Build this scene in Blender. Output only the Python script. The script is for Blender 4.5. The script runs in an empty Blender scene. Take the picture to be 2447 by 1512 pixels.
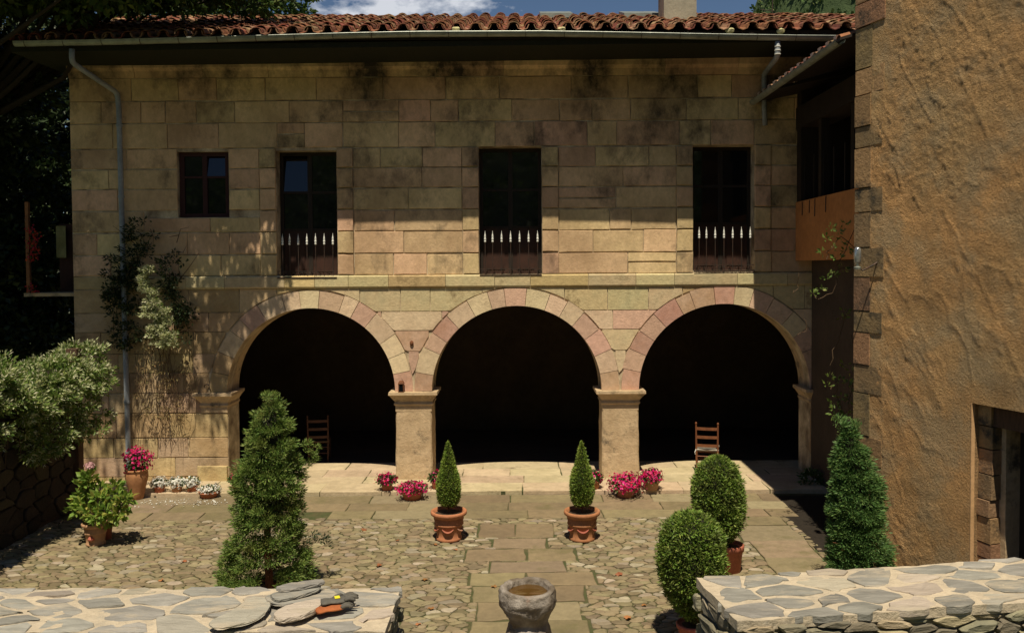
import bpy, math, random
import numpy as np
from mathutils import Vector, Matrix, Euler

random.seed(7)
RNG = np.random.default_rng(7)
scene = bpy.context.scene
COL = scene.collection

# ------------------------------------------------------------------ camera
EYE = 4.3
F, W, H = 2000.0, 2447.0, 1512.0          # focal length and picture size in measuring units
cam_d = bpy.data.cameras.new('camera')
cam = bpy.data.objects.new('camera', cam_d)
COL.objects.link(cam)
cam.location = (0, 0, EYE)
PITCH, ROLL = math.radians(1.7), -0.0065
RM = Matrix.Rotation(math.radians(90) - PITCH, 3, 'X') @ Matrix.Rotation(ROLL, 3, 'Z')
cam.rotation_euler = RM.to_euler()
cam_d.sensor_width = 36
cam_d.lens = F / W * 36
SHX = -(1240 - W / 2) / W
SHY = -(H / 2 - (640 + F * math.tan(PITCH))) / W
cam_d.shift_x, cam_d.shift_y = SHX, SHY
cam_d.clip_start, cam_d.clip_end = 0.1, 6000
scene.camera = cam

# ------------------------------------------------------------------ world, sun, exposure
LAT, FWD = 0.03, 0.42
sun_dir = Vector((-LAT, -FWD, 1)).normalized()      # towards the sun
world = bpy.data.worlds.new('World')
scene.world = world
world.use_nodes = True
wn = world.node_tree
for n in list(wn.nodes): wn.nodes.remove(n)
w_out = wn.nodes.new('ShaderNodeOutputWorld')
w_bg = wn.nodes.new('ShaderNodeBackground')
w_sky = wn.nodes.new('ShaderNodeTexSky')
w_sky.sky_type = 'NISHITA'
w_sky.sun_disc = False
w_sky.sun_elevation = math.asin(sun_dir.z)
w_sky.sun_rotation = math.atan2(sun_dir.x, sun_dir.y)
w_sky.altitude = 200
w_sky.air_density = 1.0
w_sky.dust_density = 0.0
w_sky.ozone_density = 4.0
w_bg.inputs['Strength'].default_value = 0.05
w_tc = wn.nodes.new('ShaderNodeTexCoord')
w_no = wn.nodes.new('ShaderNodeTexNoise')
w_no.inputs['Scale'].default_value = 7.0
w_no.inputs['Detail'].default_value = 8.0
w_no.inputs['Roughness'].default_value = 0.6
w_map = wn.nodes.new('ShaderNodeMapping')
w_map.inputs['Scale'].default_value = (1, 1, 2.2)
w_map.inputs['Location'].default_value = (0.52, 0.1, 0.15)
w_mr = wn.nodes.new('ShaderNodeMapRange')
w_mr.inputs['From Min'].default_value = 0.56
w_mr.inputs['From Max'].default_value = 0.66
w_mix = wn.nodes.new('ShaderNodeMix'); w_mix.data_type = 'RGBA'
w_mix.inputs[7].default_value = (11.5, 12.0, 13.0, 1)
# a bank of cumulus stands north of the house, low over the ridge
w_dp = wn.nodes.new('ShaderNodeVectorMath'); w_dp.operation = 'DISTANCE'
w_dp.inputs[1].default_value = (-0.122, 0.936, 0.330)
w_m2 = wn.nodes.new('ShaderNodeMapRange')
w_m2.inputs['From Min'].default_value = 0.03
w_m2.inputs['From Max'].default_value = 0.16
w_m2.inputs['To Min'].default_value = 0.24
w_m2.inputs['To Max'].default_value = -0.12
w_add = wn.nodes.new('ShaderNodeMath'); w_add.operation = 'ADD'
L = wn.links.new
L(w_tc.outputs['Generated'], w_map.inputs['Vector'])
L(w_map.outputs['Vector'], w_no.inputs['Vector'])
L(w_tc.outputs['Generated'], w_dp.inputs[0])
L(w_dp.outputs['Value'], w_m2.inputs['Value'])
L(w_no.outputs['Fac'], w_add.inputs[0]); L(w_m2.outputs['Result'], w_add.inputs[1])
L(w_add.outputs[0], w_mr.inputs['Value'])
L(w_mr.outputs['Result'], w_mix.inputs[0])
L(w_sky.outputs['Color'], w_mix.inputs[6])
L(w_mix.outputs[2], w_bg.inputs['Color'])
L(w_bg.outputs['Background'], w_out.inputs['Surface'])

sun_d = bpy.data.lights.new('sun', 'SUN')
sun_d.energy = 5.0
sun_d.angle = math.radians(0.5)
sun_d.color = (1.0, 0.89, 0.69)
sun = bpy.data.objects.new('sun', sun_d)
COL.objects.link(sun)
sun.rotation_euler = sun_dir.to_track_quat('Z', 'Y').to_euler()
sun.location = (-3, -8, 30)

scene.view_settings.view_transform = 'Standard'
scene.view_settings.look = 'None'
scene.view_settings.gamma = 1
scene.view_settings.use_curve_mapping = False
scene.view_settings.exposure = 0.17
scene.cycles.max_bounces = 6
scene.cycles.diffuse_bounces = 3
scene.cycles.transparent_max_bounces = 4

# ------------------------------------------------------------------ measuring helpers
def ray(px, py):
    v = Vector(((px - W / 2) / F + SHX * W / F, (H / 2 - py) / F + SHY * W / F, -1))
    return RM @ v
def on_z(px, py, z=0.0):
    r = ray(px, py); t = (z - EYE) / r.z
    return (r.x * t, r.y * t, z)
def on_y(px, py, y):
    r = ray(px, py); t = y / r.y
    return (r.x * t, y, EYE + r.z * t)
YF = 16.7                                  # plane of the facade
def fx(px): return on_y(px, 700, YF)[0]
def fz(py): return EYE + (640 - py) / (F / YF)

# ------------------------------------------------------------------ object helpers
WO = {}
def root(name, loc, label, cat, group=None):
    o = bpy.data.objects.new(name, None)
    COL.objects.link(o)
    o.location = loc; o.empty_display_size = 0.2
    WO[o] = np.array(loc, float)
    o['label'] = label; o['category'] = cat
    if group: o['group'] = group
    return o
def mesh_np(name, V, Fq, mat, smooth=False):
    me = bpy.data.meshes.new(name)
    V = np.asarray(V, float)
    if isinstance(Fq, np.ndarray):
        n, k = Fq.shape
        me.vertices.add(len(V)); me.vertices.foreach_set('co', V.astype(np.float32).ravel())
        me.loops.add(n * k); me.loops.foreach_set('vertex_index', Fq.astype(np.int32).ravel())
        me.polygons.add(n)
        me.polygons.foreach_set('loop_start', (np.arange(n) * k).astype(np.int32))
        me.update(calc_edges=True)
    else:
        me.from_pydata(V.tolist(), [], [list(map(int, f)) for f in Fq])
        me.update()
    if smooth: me.polygons.foreach_set('use_smooth', [True] * len(me.polygons))
    if mat: me.materials.append(mat)
    return me
def obj(name, V, Fq, mat, parent=None, smooth=False, label=None, kind=None, origin=None):
    """one mesh object; V in world coordinates"""
    V = np.asarray(V, float)
    if origin is None:
        c = (V.min(0) + V.max(0)) / 2
        if parent is None: c[2] = V[:, 2].min()
    else: c = np.array(origin, float)
    o = bpy.data.objects.new(name, mesh_np(name, V - c, Fq, mat, smooth))
    COL.objects.link(o)
    if parent is not None:
        o.parent = parent; o.location = c - WO[parent]
    else: o.location = c
    WO[o] = c
    if label: o['label'] = label
    if kind: o['kind'] = kind
    return o
def tag(o, label, cat, group=None):
    o['label'] = label; o['category'] = cat
    if group: o['group'] = group
    return o
def copy_tree(o, parent=None):
    c = o.copy(); COL.objects.link(c)
    if parent is not None: c.parent = parent
    for ch in list(o.children): copy_tree(ch, c)
    return c

class MB:
    def __init__(s): s.V = []; s.F = []; s.n = 0
    def add(s, V, Fq):
        s.V.append(np.asarray(V, float).reshape(-1, 3))
        s.F += [[int(i) + s.n for i in f] for f in Fq]; s.n += len(s.V[-1]); return s
    def box(s, x0, x1, y0, y1, z0, z1): return s.add(*box(x0, x1, y0, y1, z0, z1))
    def tube(s, pts, r, n=6): return s.add(*tube(pts, r, n))
    def build(s, name, mat, parent=None, **k): return obj(name, np.vstack(s.V), s.F, mat, parent, **k)

BOXF = [(0, 1, 2, 3), (7, 6, 5, 4), (0, 4, 5, 1), (1, 5, 6, 2), (2, 6, 7, 3), (3, 7, 4, 0)]
def box(x0, x1, y0, y1, z0, z1):
    V = [(x0, y0, z0), (x0, y1, z0), (x1, y1, z0), (x1, y0, z0), (x0, y0, z1), (x0, y1, z1), (x1, y1, z1), (x1, y0, z1)]
    return np.array(V, float), BOXF
def prism(poly, a, b, ch=0.0, axis='z', inset=None):
    """polygon (n,2) extruded a->b along axis, chamfered at b"""
    P = np.asarray(poly, float); n = len(P)
    rings = [(P, a)]
    if ch > 0:
        c = P.mean(0); d = P - c; L_ = np.linalg.norm(d, axis=1, keepdims=True) + 1e-9
        ins = ch if inset is None else inset
        rings.append((P, b - ch * (1 if b > a else -1)))
        rings.append((P - d / L_ * np.minimum(ins * 1.3, L_ * .4), b))
    else: rings.append((P, b))
    V = []
    for Q, h in rings:
        hh = np.full((n, 1), h)
        if axis == 'z': V.append(np.hstack([Q, hh]))
        elif axis == 'y': V.append(np.hstack([Q[:, :1], hh, Q[:, 1:]]))
        else: V.append(np.hstack([hh, Q]))
    V = np.vstack(V); Fq = []
    for k in range(len(rings) - 1):
        for i in range(n):
            j = (i + 1) % n
            Fq.append((k * n + i, k * n + j, (k + 1) * n + j, (k + 1) * n + i))
    Fq.append(tuple((len(rings) - 1) * n + i for i in range(n)))
    Fq.append(tuple(reversed(range(n))))
    return V, Fq
def tube(pts, r, n=6, cap=True):
    pts = np.asarray(pts, float); m = len(pts)
    r = np.broadcast_to(np.asarray(r, float), (m,))
    V = []
    t = np.gradient(pts, axis=0); t /= np.linalg.norm(t, axis=1, keepdims=True) + 1e-9
    up = np.array([0, 0, 1.0]) if abs(t[0][2]) < 0.9 else np.array([1.0, 0, 0])
    for i in range(m):
        a = np.cross(t[i], up); a /= np.linalg.norm(a) + 1e-9
        b = np.cross(t[i], a); up = -b if abs(np.dot(up, t[i])) > .99 else up
        for k in range(n):
            an = 2 * math.pi * k / n
            V.append(pts[i] + r[i] * (math.cos(an) * a + math.sin(an) * b))
    Fq = [(i * n + k, i * n + (k + 1) % n, (i + 1) * n + (k + 1) % n, (i + 1) * n + k) for i in range(m - 1) for k in range(n)]
    if cap: Fq += [tuple(reversed(range(n))), tuple((m - 1) * n + k for k in range(n))]
    return np.array(V), Fq
def lathe(prof, c, n=24, wob=0.0, seed=0):
    V = []; m = len(prof)
    for i, (r, z) in enumerate(prof):
        for k in range(n):
            a = 2 * math.pi * k / n
            rr = r * (1 + wob * math.sin(3 * a + seed + z * 4) + wob * .6 * math.sin(5 * a + seed * 2 + z * 9))
            V.append((c[0] + rr * math.cos(a), c[1] + rr * math.sin(a), c[2] + z))
    Fq = [(i * n + k, i * n + (k + 1) % n, (i + 1) * n + (k + 1) % n, (i + 1) * n + k) for i in range(m - 1) for k in range(n)]
    Fq += [tuple(reversed(range(n))), tuple((m - 1) * n + k for k in range(n))]
    return np.array(V), Fq

def vnoise(P, seed=0):
    P = np.asarray(P, float); I = np.floor(P).astype(np.int64); f = P - I; f = f * f * (3 - 2 * f)
    def h(a, b, c):
        x = (a * 374761393 + b * 668265263 + c * 2147483647 + seed * 144665) & 0xffffffff
        x = ((x ^ (x >> 13)) * 1274126177) & 0xffffffff
        x = (x ^ (x >> 16)) & 0xffffffff
        return x / 4294967295.0
    r = 0
    for dx in (0, 1):
        for dy in (0, 1):
            for dz in (0, 1):
                w = (f[:, 0] if dx else 1 - f[:, 0]) * (f[:, 1] if dy else 1 - f[:, 1]) * (f[:, 2] if dz else 1 - f[:, 2])
                r = r + w * h(I[:, 0] + dx, I[:, 1] + dy, I[:, 2] + dz)
    return r * 2 - 1
def fbm(P, sc, oct=4, seed=0, gain=.5):
    P = np.asarray(P, float) * sc; r = 0; a = 1
    for i in range(oct):
        r = r + a * vnoise(P, seed + i * 17); P = P * 2.03 + 3.1; a *= gain
    return r

def clip_half(poly, m, n_):
    """keep side where (p-m).n <= 0"""
    out = []; k = len(poly)
    for i in range(k):
        a, b = poly[i], poly[(i + 1) % k]
        da = (a[0] - m[0]) * n_[0] + (a[1] - m[1]) * n_[1]
        db = (b[0] - m[0]) * n_[0] + (b[1] - m[1]) * n_[1]
        if da <= 0: out.append(a)
        if da * db < 0:
            t = da / (da - db); out.append((a[0] + (b[0] - a[0]) * t, a[1] + (b[1] - a[1]) * t))
    return out
def voronoi(x0, x1, y0, y1, cx, cy, jit=.42, gap=.012, seed=1, rough=.1, cut=1, var=0.0):
    """irregular stones filling a rectangle: list of polygons (outline rounded by corner cutting)"""
    rg = random.Random(seed)
    nx = max(1, int(round((x1 - x0) / cx))); ny = max(1, int(round((y1 - y0) / cy)))
    sx, sy = (x1 - x0) / nx, (y1 - y0) / ny
    pts = {}
    for j in range(-2, ny + 2):
        for i in range(-2, nx + 2):
            if var and rg.random() < var and 0 <= i < nx and 0 <= j < ny: continue
            off = .5 * (j % 2)
            pts[(i, j)] = (x0 + (i + .5 + off - .25 + rg.uniform(-jit, jit)) * sx, y0 + (j + .5 + rg.uniform(-jit, jit)) * sy)
    res = []
    for (i, j), p in pts.items():
        if not (0 <= i < nx and 0 <= j < ny): continue
        poly = [(p[0] - 3 * sx, p[1] - 3 * sy), (p[0] + 3 * sx, p[1] - 3 * sy), (p[0] + 3 * sx, p[1] + 3 * sy), (p[0] - 3 * sx, p[1] + 3 * sy)]
        for dj in (-2, -1, 0, 1, 2):
            for di in (-2, -1, 0, 1, 2):
                q = pts.get((i + di, j + dj))
                if q is None or q is p: continue
                # distance measured in cell units, so stones lie long in x
                nx_, ny_ = (q[0] - p[0]) / sx ** 2, (q[1] - p[1]) / sy ** 2
                l_ = math.hypot(nx_, ny_); nx_ /= l_; ny_ /= l_
                m = ((p[0] + q[0]) / 2 - nx_ * gap / 2, (p[1] + q[1]) / 2 - ny_ * gap / 2)
                poly = clip_half(poly, m, (nx_, ny_))
                if len(poly) < 3: break
            if len(poly) < 3: break
        g = gap / 2
        for m, n_ in (((x0 + g, 0), (-1, 0)), ((x1 - g, 0), (1, 0)), ((0, y0 + g), (0, -1)), ((0, y1 - g), (0, 1))):
            if len(poly) >= 3: poly = clip_half(poly, m, n_)
        if len(poly) < 3: continue
        P = np.array(poly)
        A = .5 * abs(np.dot(P[:, 0], np.roll(P[:, 1], 1)) - np.dot(P[:, 1], np.roll(P[:, 0], 1)))
        if A < .08 * sx * sy: continue
        for _ in range(cut):
            Q = np.roll(P, -1, 0)
            P = np.stack([P * .8 + Q * .2, P * .2 + Q * .8], 1).reshape(-1, 2)
        if rough: P = P + np.array([[rg.uniform(-1, 1) * rough * min(sx, sy), rg.uniform(-1, 1) * rough * min(sx, sy)] for _ in P]) * .5
        if np.dot(P[:, 0], np.roll(P[:, 1], -1)) - np.dot(P[:, 1], np.roll(P[:, 0], -1)) < 0: P = P[::-1]
        res.append(P)
    return res

def unit(v): return v / (np.linalg.norm(v, axis=-1, keepdims=True) + 1e-9)
def leaves(P, D, size, asp=.45, fold=.25, seed=0, spread=.5):
    """kite shaped leaves: base P, direction D, sizes -> verts (4n,3), quads (n,4)"""
    rg = np.random.default_rng(seed); n = len(P)
    D = unit(D + rg.normal(0, spread, (n, 3)))
    R = unit(np.cross(D, rg.normal(0, 1, (n, 3))))
    N = np.cross(D, R)
    s = (size * rg.uniform(.65, 1.25, n))[:, None]
    tip = P + D * s
    mid = P + D * s * .45
    a = mid + R * s * asp * .5 + N * s * fold * asp
    b = mid - R * s * asp * .5 + N * s * fold * asp
    V = np.stack([P, a, tip, b], 1).reshape(-1, 3)
    I = np.arange(n)[:, None] * 4
    T = np.vstack([np.hstack([I, I + 1, I + 2]), np.hstack([I, I + 2, I + 3])])
    return V, T
def petals(P, D, size, seed=0):
    """five lobed open flowers facing D"""
    rg = np.random.default_rng(seed); n = len(P)
    D = unit(D + rg.normal(0, .35, (n, 3)))
    R = unit(np.cross(D, rg.normal(0, 1, (n, 3)))); U = np.cross(D, R)
    s = (size * rg.uniform(.75, 1.2, n))[:, None]
    Vs = [P]
    for k in range(10):
        a = 2 * math.pi * k / 10; r = 1.0 if k % 2 == 0 else .62
        Vs.append(P + (R * math.cos(a) + U * math.sin(a)) * s * r * .5 + D * s * (.18 if k % 2 == 0 else .1))
    V = np.stack(Vs, 1).reshape(-1, 3)
    I = np.arange(n)[:, None] * 11
    T = np.vstack([np.hstack([I, I + 1 + k, I + 1 + (k + 1) % 10]) for k in range(10)])
    return V, T

# ------------------------------------------------------------------ materials
def new_mat(name):
    m = bpy.data.materials.new(name); m.use_nodes = True
    nt = m.node_tree
    b = nt.nodes['Principled BSDF']
    return m, nt, b
def mixc(nt, fac, a, b):
    n = nt.nodes.new('ShaderNodeMix'); n.data_type = 'RGBA'
    for sock, v in ((0, fac), (6, a), (7, b)):
        if isinstance(v, (int, float)): n.inputs[sock].default_value = v
        elif isinstance(v, tuple): n.inputs[sock].default_value = (*v[:3], 1)
        else: nt.links.new(v, n.inputs[sock])
    return n.outputs[2]
def rng_(nt, v, a, b, c=0., d=1.):
    n = nt.nodes.new('ShaderNodeMapRange')
    for k, x in zip(('From Min', 'From Max', 'To Min', 'To Max'), (a, b, c, d)): n.inputs[k].default_value = x
    nt.links.new(v, n.inputs['Value']); return n.outputs['Result']
def math_(nt, op, a, b):
    n = nt.nodes.new('ShaderNodeMath'); n.operation = op
    for k, v in enumerate((a, b)):
        if isinstance(v, (int, float)): n.inputs[k].default_value = v
        else: nt.links.new(v, n.inputs[k])
    return n.outputs[0]
def noise_(nt, vec, sc, det=4, rough=.55, seedoff=None):
    n = nt.nodes.new('ShaderNodeTexNoise')
    n.inputs['Scale'].default_value = sc; n.inputs['Detail'].default_value = det; n.inputs['Roughness'].default_value = rough
    if vec is not None: nt.links.new(vec, n.inputs['Vector'])
    return n.outputs['Fac']
def surf(name, c1, c2=None, c3=None, sc=3.0, rnd=None, var=.25, pick=.7, rough=.85, bump=.004, bsc=40, stain=None,
         stretch=None, spec=.3, metal=0, trans=0, z_stain_shade=None, wash=None):
    m, nt, b = new_mat(name)
    g = nt.nodes.new('ShaderNodeNewGeometry')
    vec = g.outputs['Position']
    if stretch:
        mp = nt.nodes.new('ShaderNodeMapping'); mp.inputs['Scale'].default_value = stretch
        nt.links.new(vec, mp.inputs['Vector']); vec = mp.outputs['Vector']
    col = c1
    if c2: col = mixc(nt, rng_(nt, noise_(nt, vec, sc), .35, .65), c1, c2)
    r = None
    if rnd == 'object': r = nt.nodes.new('ShaderNodeObjectInfo').outputs['Random']
    elif rnd == 'island': r = g.outputs['Random Per Island']
    if r is not None:
        if c3: col = mixc(nt, rng_(nt, r, pick, min(pick + .12, 1)), col, c3)
        fr = nt.nodes.new('ShaderNodeMath'); fr.operation = 'FRACT'
        nt.links.new(math_(nt, 'MULTIPLY', r, 7.31), fr.inputs[0])
        hv = nt.nodes.new('ShaderNodeHueSaturation')
        if isinstance(col, tuple): hv.inputs['Color'].default_value = (*col, 1)
        else: nt.links.new(col, hv.inputs['Color'])
        nt.links.new(rng_(nt, fr.outputs[0], 0, 1, 1 - var, 1 + var), hv.inputs['Value'])
        nt.links.new(rng_(nt, math_(nt, 'FRACT', math_(nt, 'MULTIPLY', r, 31.7), 0), 0, 1, .5 - .018, .5 + .018), hv.inputs['Hue'])
        col = hv.outputs['Color']
    elif c3: col = mixc(nt, rng_(nt, noise_(nt, vec, sc * .35, 5, .65), pick - .2, pick), col, c3)
    # fine mottling
    f = rng_(nt, noise_(nt, vec, bsc * .5, 6, .7), .3, .7, .82, 1.15)
    mm = nt.nodes.new('ShaderNodeVectorMath'); mm.operation = 'SCALE'
    if isinstance(col, tuple): mm.inputs[0].default_value = col
    else: nt.links.new(col, mm.inputs[0])
    nt.links.new(f, mm.inputs['Scale']); col = mm.outputs[0]
    if wash:
        col = mixc(nt, rng_(nt, noise_(nt, vec, wash[1], 6, .6), wash[2], wash[3], 0, wash[4]), col, wash[0])
    if stain:
        sc_, ss, lo, hi = stain
        v = noise_(nt, vec, ss, 9, .72)
        if r is not None and rnd == 'object':      # some stones take dirt more than their neighbours
            v = math_(nt, 'ADD', v, rng_(nt, math_(nt, 'FRACT', math_(nt, 'MULTIPLY', r, 17.3), 0), 0, 1, -.045, .06))
        if z_stain_shade:
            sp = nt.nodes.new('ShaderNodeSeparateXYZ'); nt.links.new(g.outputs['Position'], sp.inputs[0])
            v = math_(nt, 'ADD', v, rng_(nt, sp.outputs['Z'], z_stain_shade[0], z_stain_shade[1], 0, z_stain_shade[2]))
        col = mixc(nt, rng_(nt, v, lo, hi), col, sc_)
    if isinstance(col, tuple): b.inputs['Base Color'].default_value = (*col, 1)
    else: nt.links.new(col, b.inputs['Base Color'])
    b.inputs['Roughness'].default_value = rough
    b.inputs['Specular IOR Level'].default_value = spec
    b.inputs['Metallic'].default_value = metal
    if bump:
        bp = nt.nodes.new('ShaderNodeBump'); bp.inputs['Distance'].default_value = bump; bp.inputs['Strength'].default_value = 1
        nt.links.new(noise_(nt, vec, bsc, 8, .65), bp.inputs['Height']); nt.links.new(bp.outputs[0], b.inputs['Normal'])
    if trans:
        tr = nt.nodes.new('ShaderNodeBsdfTranslucent'); mx = nt.nodes.new('ShaderNodeMixShader'); mx.inputs[0].default_value = trans * 1.2
        if isinstance(col, tuple): tr.inputs[0].default_value = (*col, 1)
        else: nt.links.new(col, tr.inputs[0])
        nt.links.new(b.outputs[0], mx.inputs[1]); nt.links.new(tr.outputs[0], mx.inputs[2])
        nt.links.new(mx.outputs[0], nt.nodes['Material Output'].inputs['Surface'])
    return m

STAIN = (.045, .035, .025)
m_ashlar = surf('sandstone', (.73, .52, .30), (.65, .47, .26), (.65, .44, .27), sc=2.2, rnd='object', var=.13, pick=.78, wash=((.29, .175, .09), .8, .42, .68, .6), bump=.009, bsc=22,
                stain=(STAIN, 1.3, .56, .78), z_stain_shade=(4.6, 8.2, .11), stretch=(1, 1, .7))  # stain thickens upward, which also deepens the eave shade in the colour
m_yellow = surf('yellow_sandstone', (.62, .49, .28), (.57, .48, .28), (.60, .43, .22), sc=3, rnd='object', var=.14, pick=.7, bump=.009, bsc=22,
                stain=((.14, .09, .04), 1.6, .60, .74))
m_pink = surf('pink_sandstone', (.50, .30, .20), (.56, .36, .26), sc=4, rnd='object', var=.15, bump=.006, bsc=28)
m_vous = surf('pale_sandstone', (.72, .56, .37), (.65, .49, .32), (.62, .41, .29), sc=2.5, rnd='object', var=.12, pick=.62, bump=.009, bsc=22,
              stain=((.2, .13, .08), 1.6, .66, .80))
m_pier = surf('pier_stone', (.56, .42, .26), (.48, .35, .21), sc=3, bump=.012, bsc=18, stain=((.09, .075, .055), 2.3, .54, .68))
m_mortar = surf('lime_mortar', (.68, .56, .38), (.22, .16, .10), sc=2.4, bump=.006, bsc=50)
m_lowstone = surf('worn_yellow_stone', (.56, .42, .23), (.47, .34, .18), (.50, .37, .24), sc=2.5, rnd='object', var=.15, pick=.7, bump=.012, bsc=16, wash=((.34, .22, .10), 1.2, .42, .66, .7),
                  stain=((.10, .075, .04), 1.3, .56, .76))
m_dark_in = surf('dark_plaster', (.07, .05, .036), (.05, .037, .028), sc=1.2, bump=.01, bsc=12)  # near-black colour carries the deep shade of arcade, rooms and wing
m_darkwood = surf('dark_wood', (.018, .013, .010), (.03, .02, .014), sc=6, rough=.7, bump=.002, bsc=60, stretch=(8, 1, 1))
m_brownwood = surf('brown_wood', (.055, .024, .016), (.035, .017, .012), sc=6, rough=.6, bump=.002, bsc=60)
m_chairwood = surf('chair_wood', (.22, .085, .035), (.16, .06, .03), sc=9, rough=.5, bump=.001, bsc=80)
m_gutter = surf('zinc', (.30, .33, .30), (.22, .24, .21), sc=4, rough=.42, bump=.002, bsc=20, metal=.35, spec=.5, stain=((.10, .09, .06), 2.2, .58, .75))
m_pipe = surf('grey_paint', (.30, .33, .36), (.22, .24, .26), sc=4, rough=.5, bump=.001, bsc=30, stain=((.08, .07, .05), 2.0, .62, .7))
m_tile = surf('clay_tile', (.25, .088, .045), (.17, .07, .04), (.30, .18, .10), sc=5, rnd='object', var=.35, pick=.66, bump=.006, bsc=24,
              stain=((.10, .085, .035), 3.0, .56, .70))
m_tile_i = surf('clay_tile_far', (.25, .088, .045), (.17, .07, .04), (.30, .18, .10), sc=5, rnd='island', var=.35, pick=.66, bump=.006, bsc=24,
                stain=((.10, .085, .035), 3.0, .56, .70))
m_concrete = surf('weathered_render', (.36, .33, .25), (.28, .26, .20), sc=2, bump=.006, bsc=25, stain=((.10, .10, .08), 1.8, .6, .75))
m_iron = surf('black_iron', (.05, .045, .04), (.09, .05, .035), sc=14, rough=.55, bump=.001, bsc=60, metal=.4)
m_white = surf('white_enamel', (.78, .78, .72), sc=8, rough=.4, bump=0)
m_glass, _nt, _b = new_mat('window_glass')
_b.inputs['Base Color'].default_value = (.006, .007, .009, 1); _b.inputs['Roughness'].default_value = .04; _b.inputs['Specular IOR Level'].default_value = .6
m_cobble = surf('river_cobble', (.20, .158, .09), (.225, .182, .11), (.30, .255, .185), sc=4, rnd='object', var=.28, pick=.8, bump=.008, bsc=22,
                stain=((.11, .10, .045), 1.5, .58, .76))
m_cobble_i = surf('river_cobble_far', (.20, .158, .09), (.225, .182, .11), (.30, .255, .185), sc=4, rnd='island', var=.28, pick=.8, bump=.008, bsc=22,
                  stain=((.11, .10, .045), 1.5, .58, .76))
m_joint = surf('mossy_earth', (.085, .078, .034), (.055, .068, .024), sc=6, bump=.01, bsc=30)
m_slab = surf('worn_slab', (.215, .165, .095), (.18, .14, .082), (.24, .19, .12), sc=2.2, rnd='object', var=.14, pick=.7, bump=.01, bsc=14,
              stain=((.13, .115, .05), 1.7, .55, .75))
m_floor = surf('pale_floor_slab', (.50, .395, .26), (.42, .33, .21), (.47, .365, .245), sc=1.8, rnd='object', var=.1, pick=.7, bump=.012, bsc=12,
               stain=((.17, .13, .075), 2.4, .60, .76))
m_slate = surf('grey_slate', (.225, .215, .19), (.31, .295, .26), (.38, .33, .26), sc=3.5, rnd='object', var=.22, pick=.74, rough=.7, bump=.016, bsc=9, spec=.4,
               stretch=(1, 3.5, 3), stain=((.42, .36, .27), 1.8, .54, .68))
m_slate_m = surf('pale_mortar', (.54, .45, .325), (.45, .38, .28), sc=2.5, bump=.02, bsc=20, stain=((.26, .25, .22), 3.0, .56, .70))
m_rubble = surf('rubble_stone', (.24, .21, .14), (.16, .15, .11), (.34, .28, .18), sc=5, rnd='object', var=.25, pick=.7, bump=.02, bsc=14, stretch=(1, 1, 3))
m_rubble_m = surf('rubble_mortar', (.26, .22, .15), (.16, .14, .09), sc=4, bump=.03, bsc=16)
m_terra = surf('terracotta', (.42, .15, .08), (.36, .13, .07), (.45, .24, .15), sc=7, rnd='object', var=.1, pick=.8, rough=.75, bump=.003, bsc=40, stain=((.45, .33, .24), 5, .6, .8))
m_soil = surf('soil', (.04, .028, .018), (.06, .04, .025), sc=20, bump=.01, bsc=60)
def leafm(name, a, b, c, var=.3, trans=.25, rough=.5, wash=None): return surf(name, a, b, c, sc=5, rnd='island', var=var, pick=.75, rough=rough, bump=0, trans=trans, spec=.35, wash=wash)
m_conifer = leafm('conifer_green', (.19, .28, .06), (.13, .21, .045), (.27, .32, .09), var=.4, wash=((.16, .13, .04), 3, .52, .66, .6))
m_coniferb = leafm('cool_conifer_green', (.13, .24, .07), (.09, .18, .05), (.18, .28, .08))
m_topiary = leafm('topiary_green', (.26, .36, .06), (.18, .28, .05), (.33, .38, .09))
m_box_g = leafm('clipped_green', (.20, .30, .05), (.14, .23, .04), (.28, .34, .08), var=.45, wash=((.10, .10, .03), 5, .5, .62, .6))
m_core = surf('twiggy_core', (.014, .018, .008), (.022, .02, .01), sc=20, bump=.02, bsc=30)
m_hyd = leafm('hydrangea_green', (.26, .38, .07), (.19, .30, .055), (.45, .43, .10), trans=.35)
m_tree = leafm('tree_green', (.07, .12, .025), (.05, .09, .02), (.12, .17, .03), trans=.35)
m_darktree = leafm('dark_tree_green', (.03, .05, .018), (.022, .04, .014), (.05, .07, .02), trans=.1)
m_vine = leafm('vine_green', (.17, .25, .055), (.12, .19, .04), (.28, .32, .10), trans=.3)
m_cream = leafm('cream_blossom', (.58, .60, .34), (.46, .50, .26), (.70, .68, .48), var=.15)
m_magenta = leafm('magenta_petal', (.62, .012, .13), (.50, .01, .10), (.72, .04, .22), var=.2, trans=.2)
m_whitefl = leafm('white_petal', (.80, .80, .74), (.72, .72, .66), (.82, .80, .76), var=.06)
m_pinkfl = leafm('pink_petal', (.72, .42, .42), (.62, .36, .38), (.78, .55, .52), var=.1)
m_redfl = leafm('red_petal', (.55, .03, .015), (.42, .02, .012), (.6, .06, .03), var=.15)
m_potleaf = leafm('pot_leaf', (.07, .13, .03), (.05, .10, .025), (.10, .15, .04))
m_bark = surf('bark', (.11, .06, .035), (.07, .042, .026), sc=9, bump=.015, bsc=30, stretch=(3, 3, .6))
m_darkbark = surf('dark_bark', (.03, .022, .015), (.02, .015, .01), sc=9, bump=.01, bsc=30)
m_redbark = surf('reddish_bark', (.24, .09, .045), (.17, .07, .035), sc=12, bump=.008, bsc=40, stretch=(3, 3, .5))
m_twig = surf('dry_twig', (.12, .075, .04), (.08, .05, .028), sc=20, bump=0)
m_leaffall = surf('dry_orange_leaf', (.34, .15, .05), (.24, .10, .035), sc=20, rnd='object', var=.25, bump=0, rough=.7)
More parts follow.
